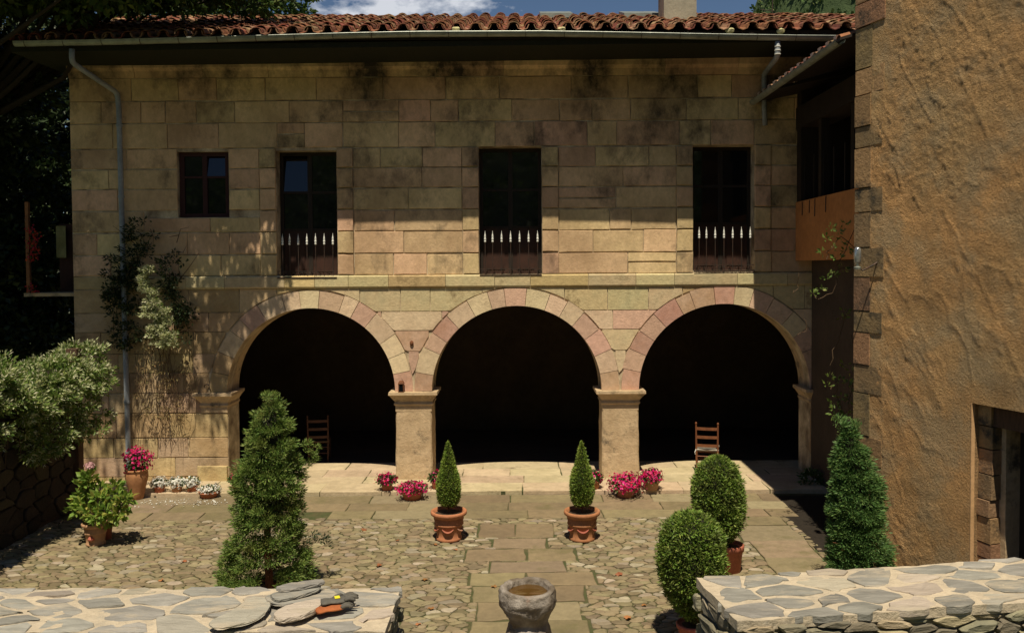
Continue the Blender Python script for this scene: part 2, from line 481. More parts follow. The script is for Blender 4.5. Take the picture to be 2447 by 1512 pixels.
m_orange = surf('orange_plaster', (.50, .22, .075), (.42, .18, .06), sc=1.5, bump=.006, bsc=22, stain=((.30, .12, .04), 2.5, .55, .8))
m_glove_g = surf('grey_glove', (.085, .08, .07), (.12, .11, .09), sc=12, bump=.003, bsc=90)
m_glove_o = surf('orange_leather', (.40, .12, .035), (.30, .09, .03), sc=12, bump=.003, bsc=70)
m_yel = surf('yellow_patch', (.72, .60, .03), sc=8, bump=.001, bsc=60)
m_basin = surf('rough_granite', (.27, .23, .19), (.38, .34, .30), (.14, .11, .08), sc=6, pick=.62, bump=.03, bsc=17, stain=((.36, .16, .09), 2.6, .58, .72))
m_water, _nt, _b = new_mat('murky_water')
_b.inputs['Base Color'].default_value = (.085, .045, .012, 1); _b.inputs['Roughness'].default_value = .05
m_hill = surf('wooded_hill', (.030, .055, .018), (.055, .085, .028), sc=.05, bump=1.2, bsc=.25)
m_earth = surf('earth', (.12, .10, .05), (.06, .09, .03), sc=.4, bump=.01, bsc=20)

# tower render: thick hand-thrown plaster
m_rough = surf('ochre_roughcast', (.68, .38, .155), (.59, .34, .14), (.54, .35, .16), sc=1.1, pick=.62, bump=.075, bsc=30, stain=((.32, .19, .08), 1.0, .50, .78), wash=((.44, .33, .19), 1.6, .45, .6, .7))
m_smoothpl = surf('ochre_smooth_render', (.60, .37, .19), (.54, .33, .16), sc=2, bump=.004, bsc=24)
m_quoin = surf('lichen_quoin', (.30, .195, .10), (.20, .14, .08), (.36, .22, .11), sc=3.5, rnd='object', var=.2, pick=.6, bump=.02, bsc=20, stain=((.05, .045, .035), 2.2, .55, .68))

# ================================================================== GROUND
far_ground = obj('ground', *box(-900, 900, -600, 1500, -1.0, -.06), m_earth, kind='structure')
court = obj('courtyard', *box(-11, 9, -3, 15.8, -.5, -.012), m_joint, kind='structure')

FLOOR_Z, STEP_Y = .08, 15.75
arc_floor = obj('arcade_floor', *box(-10.3, 8.5, STEP_Y + .02, 22.5, -.3, FLOOR_Z - .012), m_joint, kind='structure')
def slab(name, x0, x1, y0, y1, z0, z1, mat, parent, jit=.012, ch=.008):
    P = np.array([(x0, y0), (x1, y0), (x1, y1), (x0, y1)]) + RNG.uniform(-jit, jit, (4, 2))
    # split long sides so the edge wanders
    Q = []
    for i in range(4):
        a, b = P[i], P[(i + 1) % 4]
        Q.append(a)
        if np.linalg.norm(b - a) > .45:
            Q.append(a * .62 + b * .38 + RNG.uniform(-jit, jit, 2)); Q.append(a * .3 + b * .7 + RNG.uniform(-jit, jit, 2))
    return obj(name, *prism(Q, z0, z1 + RNG.uniform(-.003, .003), ch), mat, parent)
# pale floor slabs on the step
y = STEP_Y
for k, dy in enumerate((.62, .55, .6, .62)):
    x = -9.9 + RNG.uniform(0, .5)
    while x < 6.2:
        wx = RNG.uniform(.8, 1.9)
        slab('floor_slab', x + .006, min(x + wx, 6.3) - .006, y + .006, y + dy - .006, -.02, FLOOR_Z, m_floor, arc_floor)
        x += wx
    y += dy
slab_arc_y = y
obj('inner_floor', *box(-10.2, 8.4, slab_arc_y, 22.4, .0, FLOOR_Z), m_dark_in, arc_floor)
# duller slabs in front of the step
slab_rects = []
y = STEP_Y - .01
for k, dy in enumerate((.52, .48, .46)):
    y -= dy
    x = -7.6 + RNG.uniform(0, .4)
    while x < 4.75:
        wx = RNG.uniform(.7, 1.7)
        x1 = min(x + wx, 4.8)
        if not (k == 2 and (x1 < -1.7 and x1 > -4.5) and RNG.random() < .3):
            slab('paving_slab', x + .008, x1 - .008, y + .008, y + dy - .008, -.05, .008, m_slab, court)
            slab_rects.append((x, x1, y, y + dy))
        x += wx
# centre path, measured row by row
rows = [(1142, 1322, 1252, 1284, [.5]), (1176, 1308, 1286, 1309, []), (1112, 1378, 1311, 1339, [.55]), (1170, 1352, 1341, 1366, []),
        (1120, 1425, 1368, 1398, [.45]), (1128, 1400, 1400, 1437, [.6]), (1140, 1385, 1439, 1480, [.4]), (1120, 1415, 1482, 1530, [.65]),
        (1130, 1400, 1532, 1600, [.4])]
for a, b, t, bo, cuts in rows:
    y1 = on_z((a + b) / 2, t)[1]; y0 = on_z((a + b) / 2, bo)[1]
    x0 = on_z(a, (t + bo) / 2)[0]; x1 = on_z(b, (t + bo) / 2)[0]
    cs = [0] + cuts + [1]
    for i in range(len(cs) - 1):
        slab('path_slab', x0 + (x1 - x0) * cs[i] + .01, x0 + (x1 - x0) * cs[i + 1] - .01, y0 + .004, y1 - .004, -.05, .008, m_slab, court, jit=.025, ch=.01)
    slab_rects.append((x0, x1, y0, y1))
# border of big slabs down the right side
y = 14.28
while y > 11.2:
    dy = RNG.uniform(.5, .8)
    x0 = 3.55 + RNG.uniform(-.2, .1)
    slab('border_slab', x0, 4.45, y - dy + .01, y - .01, -.05, .01, m_slab, court, jit=.03)
    slab_rects.append((x0, 4.45, y - dy, y))
    y -= dy
# cobbles
cob = []
for P in voronoi(-8.4, 4.6, 6.6, 14.35, .165, .095, jit=.49, gap=.015, seed=3, rough=.22, cut=1, var=.16):
    ok = True
    for a, b, d, e in slab_rects:
        if P[:, 0].max() < a or P[:, 0].min() > b or P[:, 1].max() < d or P[:, 1].min() > e: continue
        best = None; ba = 0
        for m, n_ in (((a - .012, 0), (1, 0)), ((b + .012, 0), (-1, 0)), ((0, d - .01), (0, 1)), ((0, e + .01), (0, -1))):
            Q = clip_half([tuple(p) for p in P], m, n_)
            if len(Q) < 3: continue
            Q = np.array(Q); A = .5 * abs(np.dot(Q[:, 0], np.roll(Q[:, 1], 1)) - np.dot(Q[:, 1], np.roll(Q[:, 0], 1)))
            if A > ba: ba, best = A, Q
        if best is None or ba < .0022: ok = False; break
        P = best
    if not ok: continue
    c = P.mean(0); clipped = P
    cob.append((c, clipped))
def vis_cob(c):
    px = 1240 + c[0] / c[1] * 2000; py = 640 + EYE / c[1] * 2000
    if not (0 < px < 2447 and py < 1512): return False
    if px < 962 and py > 1400: return False
    if px > 1650 and py > 1370: return False
    return True
vis = [q for q in cob if vis_cob(q[0])]
vis.sort(key=lambda q: q[0][1])
near = {id(q[1]) for q in vis[:300]}
rest = MB()
for c, P in cob:
    V, Fq = prism(P, -.04, RNG.uniform(.004, .018), .012, inset=.018)
    if id(P) in near: obj('cobble', V, Fq, m_cobble, court)
    else: rest.add(V, Fq)
rest.build('cobbles', m_cobble_i, court, kind='stuff')
obj('shadow_sheet', *box(4.5, 6.6, 6.5, 15.6, -.1, -.002), surf('shadow_black', (.016, .012, .008), (.024, .018, .012), sc=9, bump=.015, bsc=30), court)  # dark sheet painted in for the wing's shadow on the ground

# ================================================================== HOUSE
house = root('stone_house', (-2, YF, 0), 'long two storey sandstone house with three round arches below and balcony windows above', 'house')
T = .66                                          # wall thickness
Z_SPR = fz(934)                                  # springing line of the arches
Z_STR0, Z_STR1 = fz(686), fz(655)
Z_TOP = fz(141)
XL, XR = fx(176), 7.6
arches = [(fx(741), 201 / 119.76, Z_SPR), (fx(1233.5), 203.5 / 119.76, Z_SPR), (fx(1731), 205 / 119.76, Z_SPR)]
wins = [(fx(664), fx(808), fz(658), fz(358)), (fx(1146), fx(1296), fz(655), fz(352)), (fx(1656), fx(1802), fz(649), fz(352)),
        (fx(429), fx(551), fz(515), fz(359))]
RING = .37
def soffit(x):
    for cx, r, zs in arches:
        if abs(x - cx) < r: return zs + math.sqrt(max(r * r - (x - cx) ** 2, 0))
    return None
def extr(x, pad=0):
    z = -9
    for cx, r, zs in arches:
        R = r + RING + pad
        if abs(x - cx) < R: z = max(z, zs + math.sqrt(R * R - (x - cx) ** 2))
    return z
# wall core
core = MB()
CORE_Y = YF + .012
zc = Z_STR1
def cbox(x0, x1, z0, z1): core.box(x0, x1, CORE_Y, YF + T, z0, z1)
cbox(XL, arches[0][0] - arches[0][1], -.2, zc)
for a, b in ((0, 1), (1, 2)):
    cbox(arches[a][0] + arches[a][1], arches[b][0] - arches[b][1], Z_SPR, zc)
cbox(arches[2][0] + arches[2][1], XR, -.2, zc)
for cx, r, zs in arches:
    n = 40
    an = [math.pi - math.pi * i / n for i in range(n + 1)]
    xs = [cx + r * math.cos(a) for a in an]; zz = [zs + r * math.sin(a) for a in an]
    V = []
    for x, z in zip(xs, zz): V += [(x, CORE_Y, z), (x, YF + T, z), (x, YF + T, zc), (x, CORE_Y, zc)]
    Fq = []
    for i in range(n):
        a, b = i * 4, i * 4 + 4
        Fq += [(a, a + 3, b + 3, b), (a + 1, a, b, b + 1), (a + 2, a + 1, b + 1, b + 2), (a + 3, a + 2, b + 2, b + 3)]
    core.add(V, Fq)
xs = sorted([XL, XR] + [v for w in wins for v in w[:2]])
for i in range(len(xs) - 1):
    a, b = xs[i], xs[i + 1]; m = (a + b) / 2
    w = [q for q in wins if q[0] < m < q[1]]
    if not w: cbox(a, b, zc, Z_TOP + .3)
    else:
        w = w[0]
        if w[2] > zc + .01: cbox(a, b, zc, w[2])
        cbox(a, b, w[3], Z_TOP + .3)
facade = core.build('facade', m_mortar, house)

# ashlar courses
SURR = []
def ashlar(x0, x1, z0, z1, mat, proud=None, name='stone_block', parent=None, gap=.013, depth=.05, z_of=None):
    pr = RNG.uniform(.004, .014) if proud is None else proud
    for w in wins[:3]:
        if z0 > Z_STR1 - .01 and z0 < w[3] + .3 and (abs(x1 - w[0]) < .005 or abs(x0 - w[1]) < .005) and x1 - x0 < .36: pr = .036
    g = gap / 2 + RNG.uniform(0, .003)
    if mat is m_ashlar: z0 += RNG.uniform(0, .011); z1 -= RNG.uniform(0, .011)
    j = .004
    if z_of is None:
        P = np.array([(x0 + g, z0 + g), (x1 - g, z0 + g), (x1 - g, z1 - g), (x0 + g, z1 - g)]) + RNG.uniform(-j, j, (4, 2)) * 1.5
        Q = []
        for i_ in range(4):
            a_, b_ = P[i_], P[(i_ + 1) % 4]; Q.append(a_)
            if i_ % 2 == 0:
                for t_ in (.3, .68): Q.append(a_ * (1 - t_) + b_ * t_ + RNG.uniform(-.005, .006, 2))
        V, Fq = prism(Q, YF + depth, YF - pr, .007, axis='y')
    else:
        n = max(3, int((x1 - x0) / .06)); top = []; bot = []
        for i in range(n + 1):
            x = x0 + g + (x1 - x0 - 2 * g) * i / n
            zb = max(z0 + g, z_of(x) + g)
            if zb < z1 - g - .01: bot.append((x, zb)); top.append((x, z1 - g))
        if len(bot) < 2: return None
        P = np.array(bot + top[::-1])
        if (P[:, 0].max() - P[:, 0].min()) < .05 or (P[:, 1].max() - P[:, 1].min()) < .05: return None
        V, Fq = prism(P, YF + depth, YF - pr, 0, axis='y')
    return obj(name, V, Fq, mat, parent or facade)

course_px = [655, 604, 551, 499, 448, 400, 352, 292, 240, 185]
surr = .33
def course(z0, z1, xa, xb, wlo=.55, whi=1.35, mat=m_ashlar, first=None):
    """break points with openings and their upright surrounds"""
    blocks = []
    ob = []
    for w in wins:
        s = surr if w is not wins[3] else .0
        if w[2] < (z0 + z1) / 2 < w[3]: ob.append((w[0] - s, w[1] + s, w))
    ob = sorted(o for o in ob if o[0] < xb and o[1] > xa)
    spans = []; x = xa
    for o in ob:
        spans.append((x, o[0])); x = o[1]
        if o[2] is not wins[3]:
            blocks.append((o[0], o[2][0])); blocks.append((o[2][1], o[1]))
    spans.append((x, xb))
    for a, b in spans:
        L_ = b - a
        if L_ < .05: continue
        n = max(1, int(round(L_ / RNG.uniform((wlo + whi) / 2 * .85, (wlo + whi) / 2 * 1.15))))
        ws = RNG.uniform(wlo, whi, n); ws = ws / ws.sum() * L_
        e = a
        for q in ws: blocks.append((e, e + q)); e += q
    return blocks
for i in range(len(course_px) - 1):
    z0, z1 = fz(course_px[i]), fz(course_px[i + 1])
    for a, b in course(z0, z1, XL, 6.3):
        # clip against windows that end inside this course (lintel or sill)
        sub = [(z0, z1)]
        for w in wins:
            if a < w[1] - .01 and b > w[0] + .01:
                ns = []
                for p, q in sub:
                    if w[2] >= q or w[3] <= p: ns.append((p, q)); continue
                    if w[2] - p > .06: ns.append((p, w[2]))
                    if q - w[3] > .06: ns.append((w[3], q))
                    if not (w[2] - p > .06 or q - w[3] > .06): pass
                sub = ns
        for p, q in sub:
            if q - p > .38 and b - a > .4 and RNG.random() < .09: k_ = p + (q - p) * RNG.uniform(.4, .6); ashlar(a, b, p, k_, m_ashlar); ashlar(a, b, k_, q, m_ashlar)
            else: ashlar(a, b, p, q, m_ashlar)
# string course and cornice
x = fx(318)
while x < 6.2:
    wx = RNG.uniform(.6, 1.25)
    pr = .05
    prof = [(YF + .05, Z_STR0), (YF - .03, Z_STR0), (YF - .048, Z_STR0 + .035), (YF - .05, Z_STR1 - .03), (YF - .03, Z_STR1 - .004), (YF + .05, Z_STR1 - .004)]
    V = np.array([(xx, p[0] + RNG.uniform(-.003, .003), p[1]) for xx in (x + .004, min(x + wx, 6.3) - .004) for p in prof])
    n = len(prof)
    Fq = [tuple(range(n)), tuple(reversed(range(n, 2 * n)))] + [(k, n + k, n + (k + 1) % n, (k + 1) % n) for k in range(n)]
    obj('string_course_stone', V, Fq, m_yellow, facade); x += wx
for a, b in course(Z_STR0, Z_STR1, XL, fx(318) - .01): ashlar(a, b, Z_STR0, Z_STR1, m_lowstone)
prof = [(YF + .05, fz(185)), (YF - .02, fz(185)), (YF - .035, fz(178)), (YF - .05, fz(170)), (YF - .11, fz(163)), (YF - .12, fz(150)), (YF - .17, fz(143)), (YF + .05, fz(143))]
x = XL
while x < 6.2:
    wx = RNG.uniform(1.0, 1.9)
    V = np.array([(xx, p[0], p[1]) for xx in (x + .004, min(x + wx, 6.3) - .004) for p in prof]); n = len(prof)
    Fq = [tuple(range(n)), tuple(reversed(range(n, 2 * n)))] + [(k, n + k, n + (k + 1) % n, (k + 1) % n) for k in range(n)]
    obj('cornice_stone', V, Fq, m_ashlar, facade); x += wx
# spandrels
sp_px = [686, 742, 788, 840, 886, 934]
for i in range(5):
    z1, z0 = fz(sp_px[i]), fz(sp_px[i + 1])
    for a, b in course(z0, z1, XL, 6.3, .6, 1.2):
        lo = a < arches[0][0] - 1.9
        if i >= 2 and not lo and b < 5.4:      # the narrow spandrel below the last full course: one stone each
            continue
        ashlar(a, b, z0, z1, m_lowstone if lo else (m_yellow if i == 0 else m_vous), z_of=lambda x: extr(x, .004))
for cx in ((arches[0][0] + arches[1][0]) / 2, (arches[1][0] + arches[2][0]) / 2):
    ashlar(cx - .55, cx + .55, fz(838), fz(788), m_pink if cx < 0 else m_yellow, z_of=lambda x: extr(x, .004))
    ashlar(cx - .3, cx + .3, Z_SPR + .03, fz(838), m_vous, z_of=lambda x: extr(x, .004))
# voussoirs
pinks = {(0, 0), (0, 14), (1, 0), (1, 3), (1, 14), (2, 0), (2, 2), (2, 4), (2, 5), (2, 6), (2, 7)}
for ai, (cx, r, zs) in enumerate(arches):
    n = 15
    brk = [math.pi - math.pi * (k + (RNG.uniform(-.16, .16) if 0 < k < n else 0)) / n for k in range(n + 1)]
    for k in range(n):
        a0, a1 = brk[k] - .0028, brk[k + 1] + .0028
        Ro = r + RING + RNG.uniform(-.03, .004)
        if ai in (0, 1) and k == n - 1: Ro = min(Ro, r + .355)
        pts = []
        for q in range(5): a = a0 + (a1 - a0) * q / 4; pts.append((cx + (r + .001) * math.cos(a), zs + (r + .001) * math.sin(a)))
        for q in range(5): a = a1 + (a0 - a1) * q / 4; pts.append((cx + Ro * math.cos(a), zs + Ro * math.sin(a)))
        V, Fq = prism(pts, YF + .3, YF - RNG.uniform(.012, .022), 0, axis='y')
        mt = m_pink if (ai, k) in pinks else m_vous
        if ai == 0 and k < 2: mt = m_lowstone
        obj('voussoir', V, Fq, mt, facade)
# soffit lining stones (thickness of the arch)
for cx, r, zs in arches:
    n = 36; V = []
    for i in range(n + 1):
        a = math.pi * i / n
        for yy in (YF + .31, YF + T + .01):
            for rr in (r - .004, r + .06): V.append((cx + rr * math.cos(a), yy, zs + rr * math.sin(a)))
    Fq = []
    for i in range(n):
        a, b = i * 4, i * 4 + 4
        Fq += [(a, a + 2, b + 2, b), (a + 2, a + 3, b + 3, b + 2)]
    obj('arch_soffit', V, Fq, m_pier, facade)
# lower left wall, jambs
low_px = [934, 983, 1042, 1090, 1136, 1180]
jamb_l = arches[0][0] - arches[0][1]
for i in range(5):
    z1, z0 = fz(low_px[i]), max(fz(low_px[i + 1]), .02)
    for a, b in course(z0, z1, XL, jamb_l, .55, 1.1): ashlar(a, b, z0, z1, m_lowstone)
    a = arches[2][0] + arches[2][1]
    ashlar(a, a + .5, z0, z1, m_lowstone); ashlar(a + .5, 6.3, z0, z1, m_lowstone)
# piers with moulded capitals
def capital(x0, x1, y0, y1, zt, name='capital', parent=facade):
    steps = [(0, .125), (-.055, .13), (-.085, .10), (-.10, .085), (-.19, .02), (-.215, .012), (-.235, .03), (-.26, .03), (-.285, .004), (-.40, .0)]
    V = []; Fq = []
    for dz, e in steps:
        e += RNG.uniform(-.004, .004)
        V += [(x0 - e, y0 - e, zt + dz), (x1 + e, y0 - e, zt + dz), (x1 + e, y1, zt + dz), (x0 - e, y1, zt + dz)]
    for k in range(len(steps) - 1):
        for i in range(4): Fq.append((k * 4 + i, (k + 1) * 4 + i, (k + 1) * 4 + (i + 1) % 4, k * 4 + (i + 1) % 4))
    Fq += [(0, 1, 2, 3), tuple(reversed(range(len(V) - 4, len(V))))]
    return obj(name, V, Fq, m_pier, parent)
for cxa in (0, 1):
    x0 = arches[cxa][0] + arches[cxa][1] + .01; x1 = arches[cxa + 1][0] - arches[cxa + 1][1] - .01
    capital(x0, x1, YF - .03, YF + T, Z_SPR)
    # shaft as a slightly battered, worn monolith
    nz = 9; V = []; Fq = []
    ring = []
    for k in range(nz):
        t = k / (nz - 1); z = FLOOR_Z + (Z_SPR - .401 - FLOOR_Z) * t
        e = .012 * (1 - t)
        c = .025
        pts = [(x0 - e + c, YF - .03 - e), ((x0 + x1) / 2, YF - .03 - e), (x1 + e - c, YF - .03 - e), (x1 + e, YF - .03 - e + c), (x1 + e, YF + T / 2), (x1 + e, YF + T), (x0 - e, YF + T), (x0 - e, YF + T / 2), (x0 - e, YF - .03 - e + c)]
        for p in pts: V.append((p[0] + RNG.uniform(-.006, .006), p[1] + RNG.uniform(-.006, .006), z))
    m = len(pts)
    for k in range(nz - 1):
        for i in range(m): Fq.append((k * m + i, k * m + (i + 1) % m, (k + 1) * m + (i + 1) % m, (k + 1) * m + i))
    Fq += [tuple(reversed(range(m))), tuple((nz - 1) * m + i for i in range(m))]
    obj('pier', V, Fq, m_pier, facade)
capital(jamb_l - .52, jamb_l - .005, YF - .02, YF + T, Z_SPR)
a = arches[2][0] + arches[2][1]
capital(a + .005, a + .6, YF - .02, YF + T, Z_SPR)
# jamb plinth stones bulging at the foot
ashlar(jamb_l - .62, jamb_l - .01, fz(1150), fz(1110), m_lowstone, proud=.07)

# body behind: arcade room and upper rooms
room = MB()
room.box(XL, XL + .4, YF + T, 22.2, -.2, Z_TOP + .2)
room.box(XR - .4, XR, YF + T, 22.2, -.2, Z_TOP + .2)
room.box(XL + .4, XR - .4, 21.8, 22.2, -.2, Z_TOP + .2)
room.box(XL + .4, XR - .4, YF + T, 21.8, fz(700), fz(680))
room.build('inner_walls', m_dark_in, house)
# windows, each with its frame, panels and panes
def balcony_door(w, i):
    x0, x1, z0, z1 = w
    fr = MB(); yy = YF + .26
    fr.box(x0, x1, yy, yy + .07, z1 - .07, z1); fr.box(x0, x0 + .07, yy, yy + .07, z0, z1 - .07); fr.box(x1 - .07, x1, yy, yy + .07, z0, z1 - .07)
    m = (x0 + x1) / 2
    fr.box(m - .045, m + .045, yy + .005, yy + .065, z0, z1 - .07)
    zp = z0 + .92
    for zz in (zp, zp + .75): fr.box(x0 + .07, m - .045, yy + .008, yy + .06, zz, zz + .05); fr.box(m + .045, x1 - .07, yy + .008, yy + .06, zz, zz + .05)
    fo = fr.build('balcony_door', m_darkwood, house)
    for s, (a, b) in enumerate(((x0 + .07, m - .045), (m + .045, x1 - .07))):
        pb = MB(); pb.box(a, b, yy + .02, yy + .05, z0, zp); pb.box(a + .08, b - .08, yy + .005, yy + .0195, z0 + .1, zp - .1)
        pb.build('door_panel', m_brownwood, fo)
        for q, (c, d) in enumerate(((zp + .05, zp + .75), (zp + .80, z1 - .07))):
            V, Fq = box(a, b, yy + .03, yy + .04, c, d)
            if i == 0 and s == 0 and q == 1:      # this pane is tilted so it mirrors the sky
                V[:, 1] += (V[:, 2] - c) * .16 - .03
            obj('pane', V, Fq, m_glass, fo)
    # railing
    rb = MB()
    n = 7; yr = YF - .03
    rb.box(x0 + .01, x1 - .01, yr - .03, yr + .02, z0 - .03, z0 - .005)
    rb.box(x0 + .01, x1 - .01, yr - .008, yr + .008, z0 + .10, z0 + .115)
    for k in range(14):     # row of small scrolls
        cx = x0 + .05 + (x1 - x0 - .1) * (k + .5) / 14
        pts = [(cx + .035 * math.cos(a), yr, z0 + .045 + .035 * math.sin(a)) for a in np.linspace(-.5, 4.6, 9)]
        rb.tube(pts, .005, 4)
    ro = rb.build('balcony_railing', m_iron, house)
    for k in range(n):
        cx = x0 + (x1 - x0) * (k + .5) / n + (.03 if k == 0 else 0)
        obj('bar', *tube([(cx, yr, z0 - .01), (cx, yr, z0 + .76)], .0085, 6), m_iron, ro)
        obj('finial', *lathe([(.008, 0), (.021, .012), (.021, .035), (.012, .045), (.022, .06), (.022, .085), (.012, .095), (.020, .115), (.014, .15), (.004, .2), (.001, .235)], (cx, yr, z0 + .63), 8), m_white, ro, smooth=True)
for i in range(3): balcony_door(wins[i], i)
# reveals are dark boards behind the glass
x0, x1, z0, z1 = wins[3]
fr = MB(); yy = YF + .10
fr.box(x0, x1, yy, yy + .06, z1 - .08, z1); fr.box(x0, x1, yy, yy + .06, z0, z0 + .08)
fr.box(x0, x0 + .10, yy, yy + .06, z0 + .08, z1 - .08); fr.box(x1 - .1, x1, yy, yy + .06, z0 + .08, z1 - .08)
m = (x0 + x1) / 2; fr.box(m - .045, m + .045, yy - .005, yy + .05, z0 + .08, z1 - .08)
zm = z0 + (z1 - z0) * .62
fr.box(x0 + .1, m - .045, yy + .005, yy + .05, zm - .02, zm + .02); fr.box(m + .045, x1 - .1, yy + .005, yy + .05, zm - .02, zm + .02)
sw = fr.build('small_window', surf('maroon_wood', (.05, .02, .02), sc=5, bump=.001, bsc=60), house)
for a, b in ((x0 + .1, m - .045), (m + .045, x1 - .1)):
    for c, d in ((z0 + .08, zm - .02), (zm + .02, z1 - .08)):
        V, Fq = box(a, b, yy + .03, yy + .04, c, d)
        if a > x0 + .2 and c > z0 + .2: V[:, 1] += (V[:, 2] - c) * .17 - .03  # upper right pane tilted to catch the sky
        obj('pane', V, Fq, m_glass, sw)
# upper rooms are dark
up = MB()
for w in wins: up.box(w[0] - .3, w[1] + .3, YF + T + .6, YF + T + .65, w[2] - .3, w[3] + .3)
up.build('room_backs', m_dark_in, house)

# ---------------- eaves, gutter and roof
EAVE_Y = 15.44
XE0, XE1 = on_y(36, 100, EAVE_Y)[0], 8.2
def boards(x0, x1):
    i = 0; y = EAVE_Y
    n = 7; st = (YF + .02 - EAVE_Y) / n
    for k in range(n):
        obj('soffit_board', *box(x0, x1, EAVE_Y + k * st + .004, EAVE_Y + (k + 1) * st - .004, Z_TOP + .012 + .004 * (k % 2), Z_TOP + .04), m_darkwood, eave)
eave = obj('eaves', *box(XE0, XE1, EAVE_Y, YF + .3, Z_TOP + .05, Z_TOP + .14), m_darkwood, house)
boards(XE0, XE1)
SL = .335
ZR0 = 8.62                                    # top of roof deck at eave
def roof_z(y): return ZR0 - .05 + SL * (y - EAVE_Y)
RID_Y = 20.5
XH = on_y(1864, 29, RID_Y)[0]                 # ridge end, hip starts
def hip_x(y): return XH + (RID_Y - y)
XRoofL = XE0 - .1
V = [(XRoofL, EAVE_Y + .02, roof_z(EAVE_Y)), (hip_x(EAVE_Y), EAVE_Y + .02, roof_z(EAVE_Y)), (XH, RID_Y, roof_z(RID_Y)), (XRoofL, RID_Y, roof_z(RID_Y)),
     (XRoofL, 26, roof_z(EAVE_Y)), (hip_x(EAVE_Y), 26, roof_z(EAVE_Y)), (XRoofL, EAVE_Y + .02, roof_z(EAVE_Y) - .1), (hip_x(EAVE_Y), EAVE_Y + .02, roof_z(EAVE_Y) - .1),
     (XRoofL, 26, roof_z(EAVE_Y) - .1), (hip_x(EAVE_Y), 26, roof_z(EAVE_Y) - .1)]
Fq = [(0, 1, 2, 3), (3, 2, 5, 4), (1, 5, 2), (0, 3, 4), (0, 6, 7, 1), (4, 5, 9, 8), (1, 7, 9, 5), (0, 4, 8, 6), (6, 8, 9, 7)]
roof = obj('roof', V, Fq, m_core, house)
def tile_mesh(cx, y0, zf, w0, w1, ln, up, tilt=0., conv=1, seg=6, rot=0.):
    """half round tile running up the slope"""
    V = []
    for s, (yy, w) in enumerate(((0, w0), (ln, w1))):
        for th in (0, .014):
            for k in range(seg + 1):
                a = math.pi * k / seg
                lx = (w - th) * math.cos(a); lz = (w - th) * math.sin(a) * .92 * conv
                V.append((lx + rot * yy, yy, lz + up + (SL * yy) + (tilt if s else 0)))
    n = seg + 1; Fq = []
    for k in range(seg):
        Fq += [(k, k + 1, 2 * n + k + 1, 2 * n + k), (n + k, 3 * n + k, 3 * n + k + 1, n + k + 1), (k, n + k, n + k + 1, k + 1)]
    V = np.array(V) + np.array((cx, y0, zf)); return V, Fq
SP = .335
ncol = int((hip_x(EAVE_Y) - XRoofL) / SP)
tiles_rest = MB(); pan = MB(); ntile = 0
RL = .31
nrow = int((RID_Y - EAVE_Y) / RL)
vis_cols = [c for c in range(ncol) if XRoofL + c * SP < 6.8]
for r in range(nrow + 1):
    y0 = EAVE_Y - .10 + r * RL
    for c in range(ncol):
        cx = XRoofL + (c + .5) * SP + RNG.uniform(-.03, .03)
        if cx > hip_x(y0) - .05: continue
        
        V, Fq = tile_mesh(cx, y0 + RNG.uniform(-.035, .03), ZR0 + SL * (r * RL) + RNG.uniform(-.012, .012) - .02, .115 + RNG.uniform(-.008, .01), .095, .42, .02 + .035, -.03, 1, rot=RNG.uniform(-.06, .06))
        if ntile < 300 and c in vis_cols:
            obj('roof_tile', V, Fq, m_tile, roof); ntile += 1
        else: tiles_rest.add(V, Fq)
        # concave pan tile between
        V, Fq = tile_mesh(cx + SP / 2, y0 - .01, ZR0 + SL * (r * RL) + .075, .12, .10, .42, .02, -.03, -1, seg=4)
        pan.add(V, Fq)
tiles_rest.build('upper_roof_tiles', m_tile_i, roof, kind='stuff')
pan.build('pan_tiles', m_tile_i, roof, kind='stuff')
# ridge tiles
x = XRoofL
while x < XH:
    a = [math.pi * k / 6 for k in range(7)]
    V = []
    for xx, rr in ((x, .13), (x + .42, .115)):
        for q in a: V.append((xx, RID_Y + rr * math.cos(q), roof_z(RID_Y) + .03 + rr * math.sin(q) * .8 + RNG.uniform(-.004, .004)))
    obj('ridge_tile', V, [(k, k + 1, 8 + k, 7 + k) for k in range(6)], m_tile, roof); x += .40
for k in range(18):
    t = k / 18.; yy = RID_Y - t * 5.0; xx = hip_x(yy)
    if xx > 9: break
    obj('hip_tile', *tube([(xx, yy, roof_z(yy) + .06), (xx + .3, yy - .3, roof_z(yy - .3) + .09)], [.11, .13], 8), m_tile, roof)
for px, in ((1090,), (1343,), (1745,), (1866,)):
    p = on_y(px, 73, EAVE_Y - .06)
    V, Fq = lathe([(.02, -.05), (.07, -.02), (.08, .02), (.05, .05), (.01, .06)], (p[0], p[1], p[2]), 8, wob=.25, seed=px)
    obj('mortar_lump', V, Fq, surf('mortar_lump', (.62, .56, .32), (.45, .42, .2), sc=12, bump=.01, bsc=40) if px == 1090 else bpy.data.materials['mortar_lump'], roof)
# skylights lying flat near the ridge
for pxa, pxb, py in ((1290, 1365, 44), (1755 - 180, 1860 - 180, 50)):
    y = 19.4; x0, x1 = on_y(pxa, py, y)[0], on_y(pxb, py, y)[0]
    if pxa > 1500: x0, x1 = on_y(1485, py, y)[0], on_y(1572, py, y)[0]
    V, Fq = box(x0, x1, y - .5, y + .5, 0, .10); V[:, 2] += roof_z(0) + SL * V[:, 1] + .16
    obj('skylight', V, Fq, m_gutter, roof)

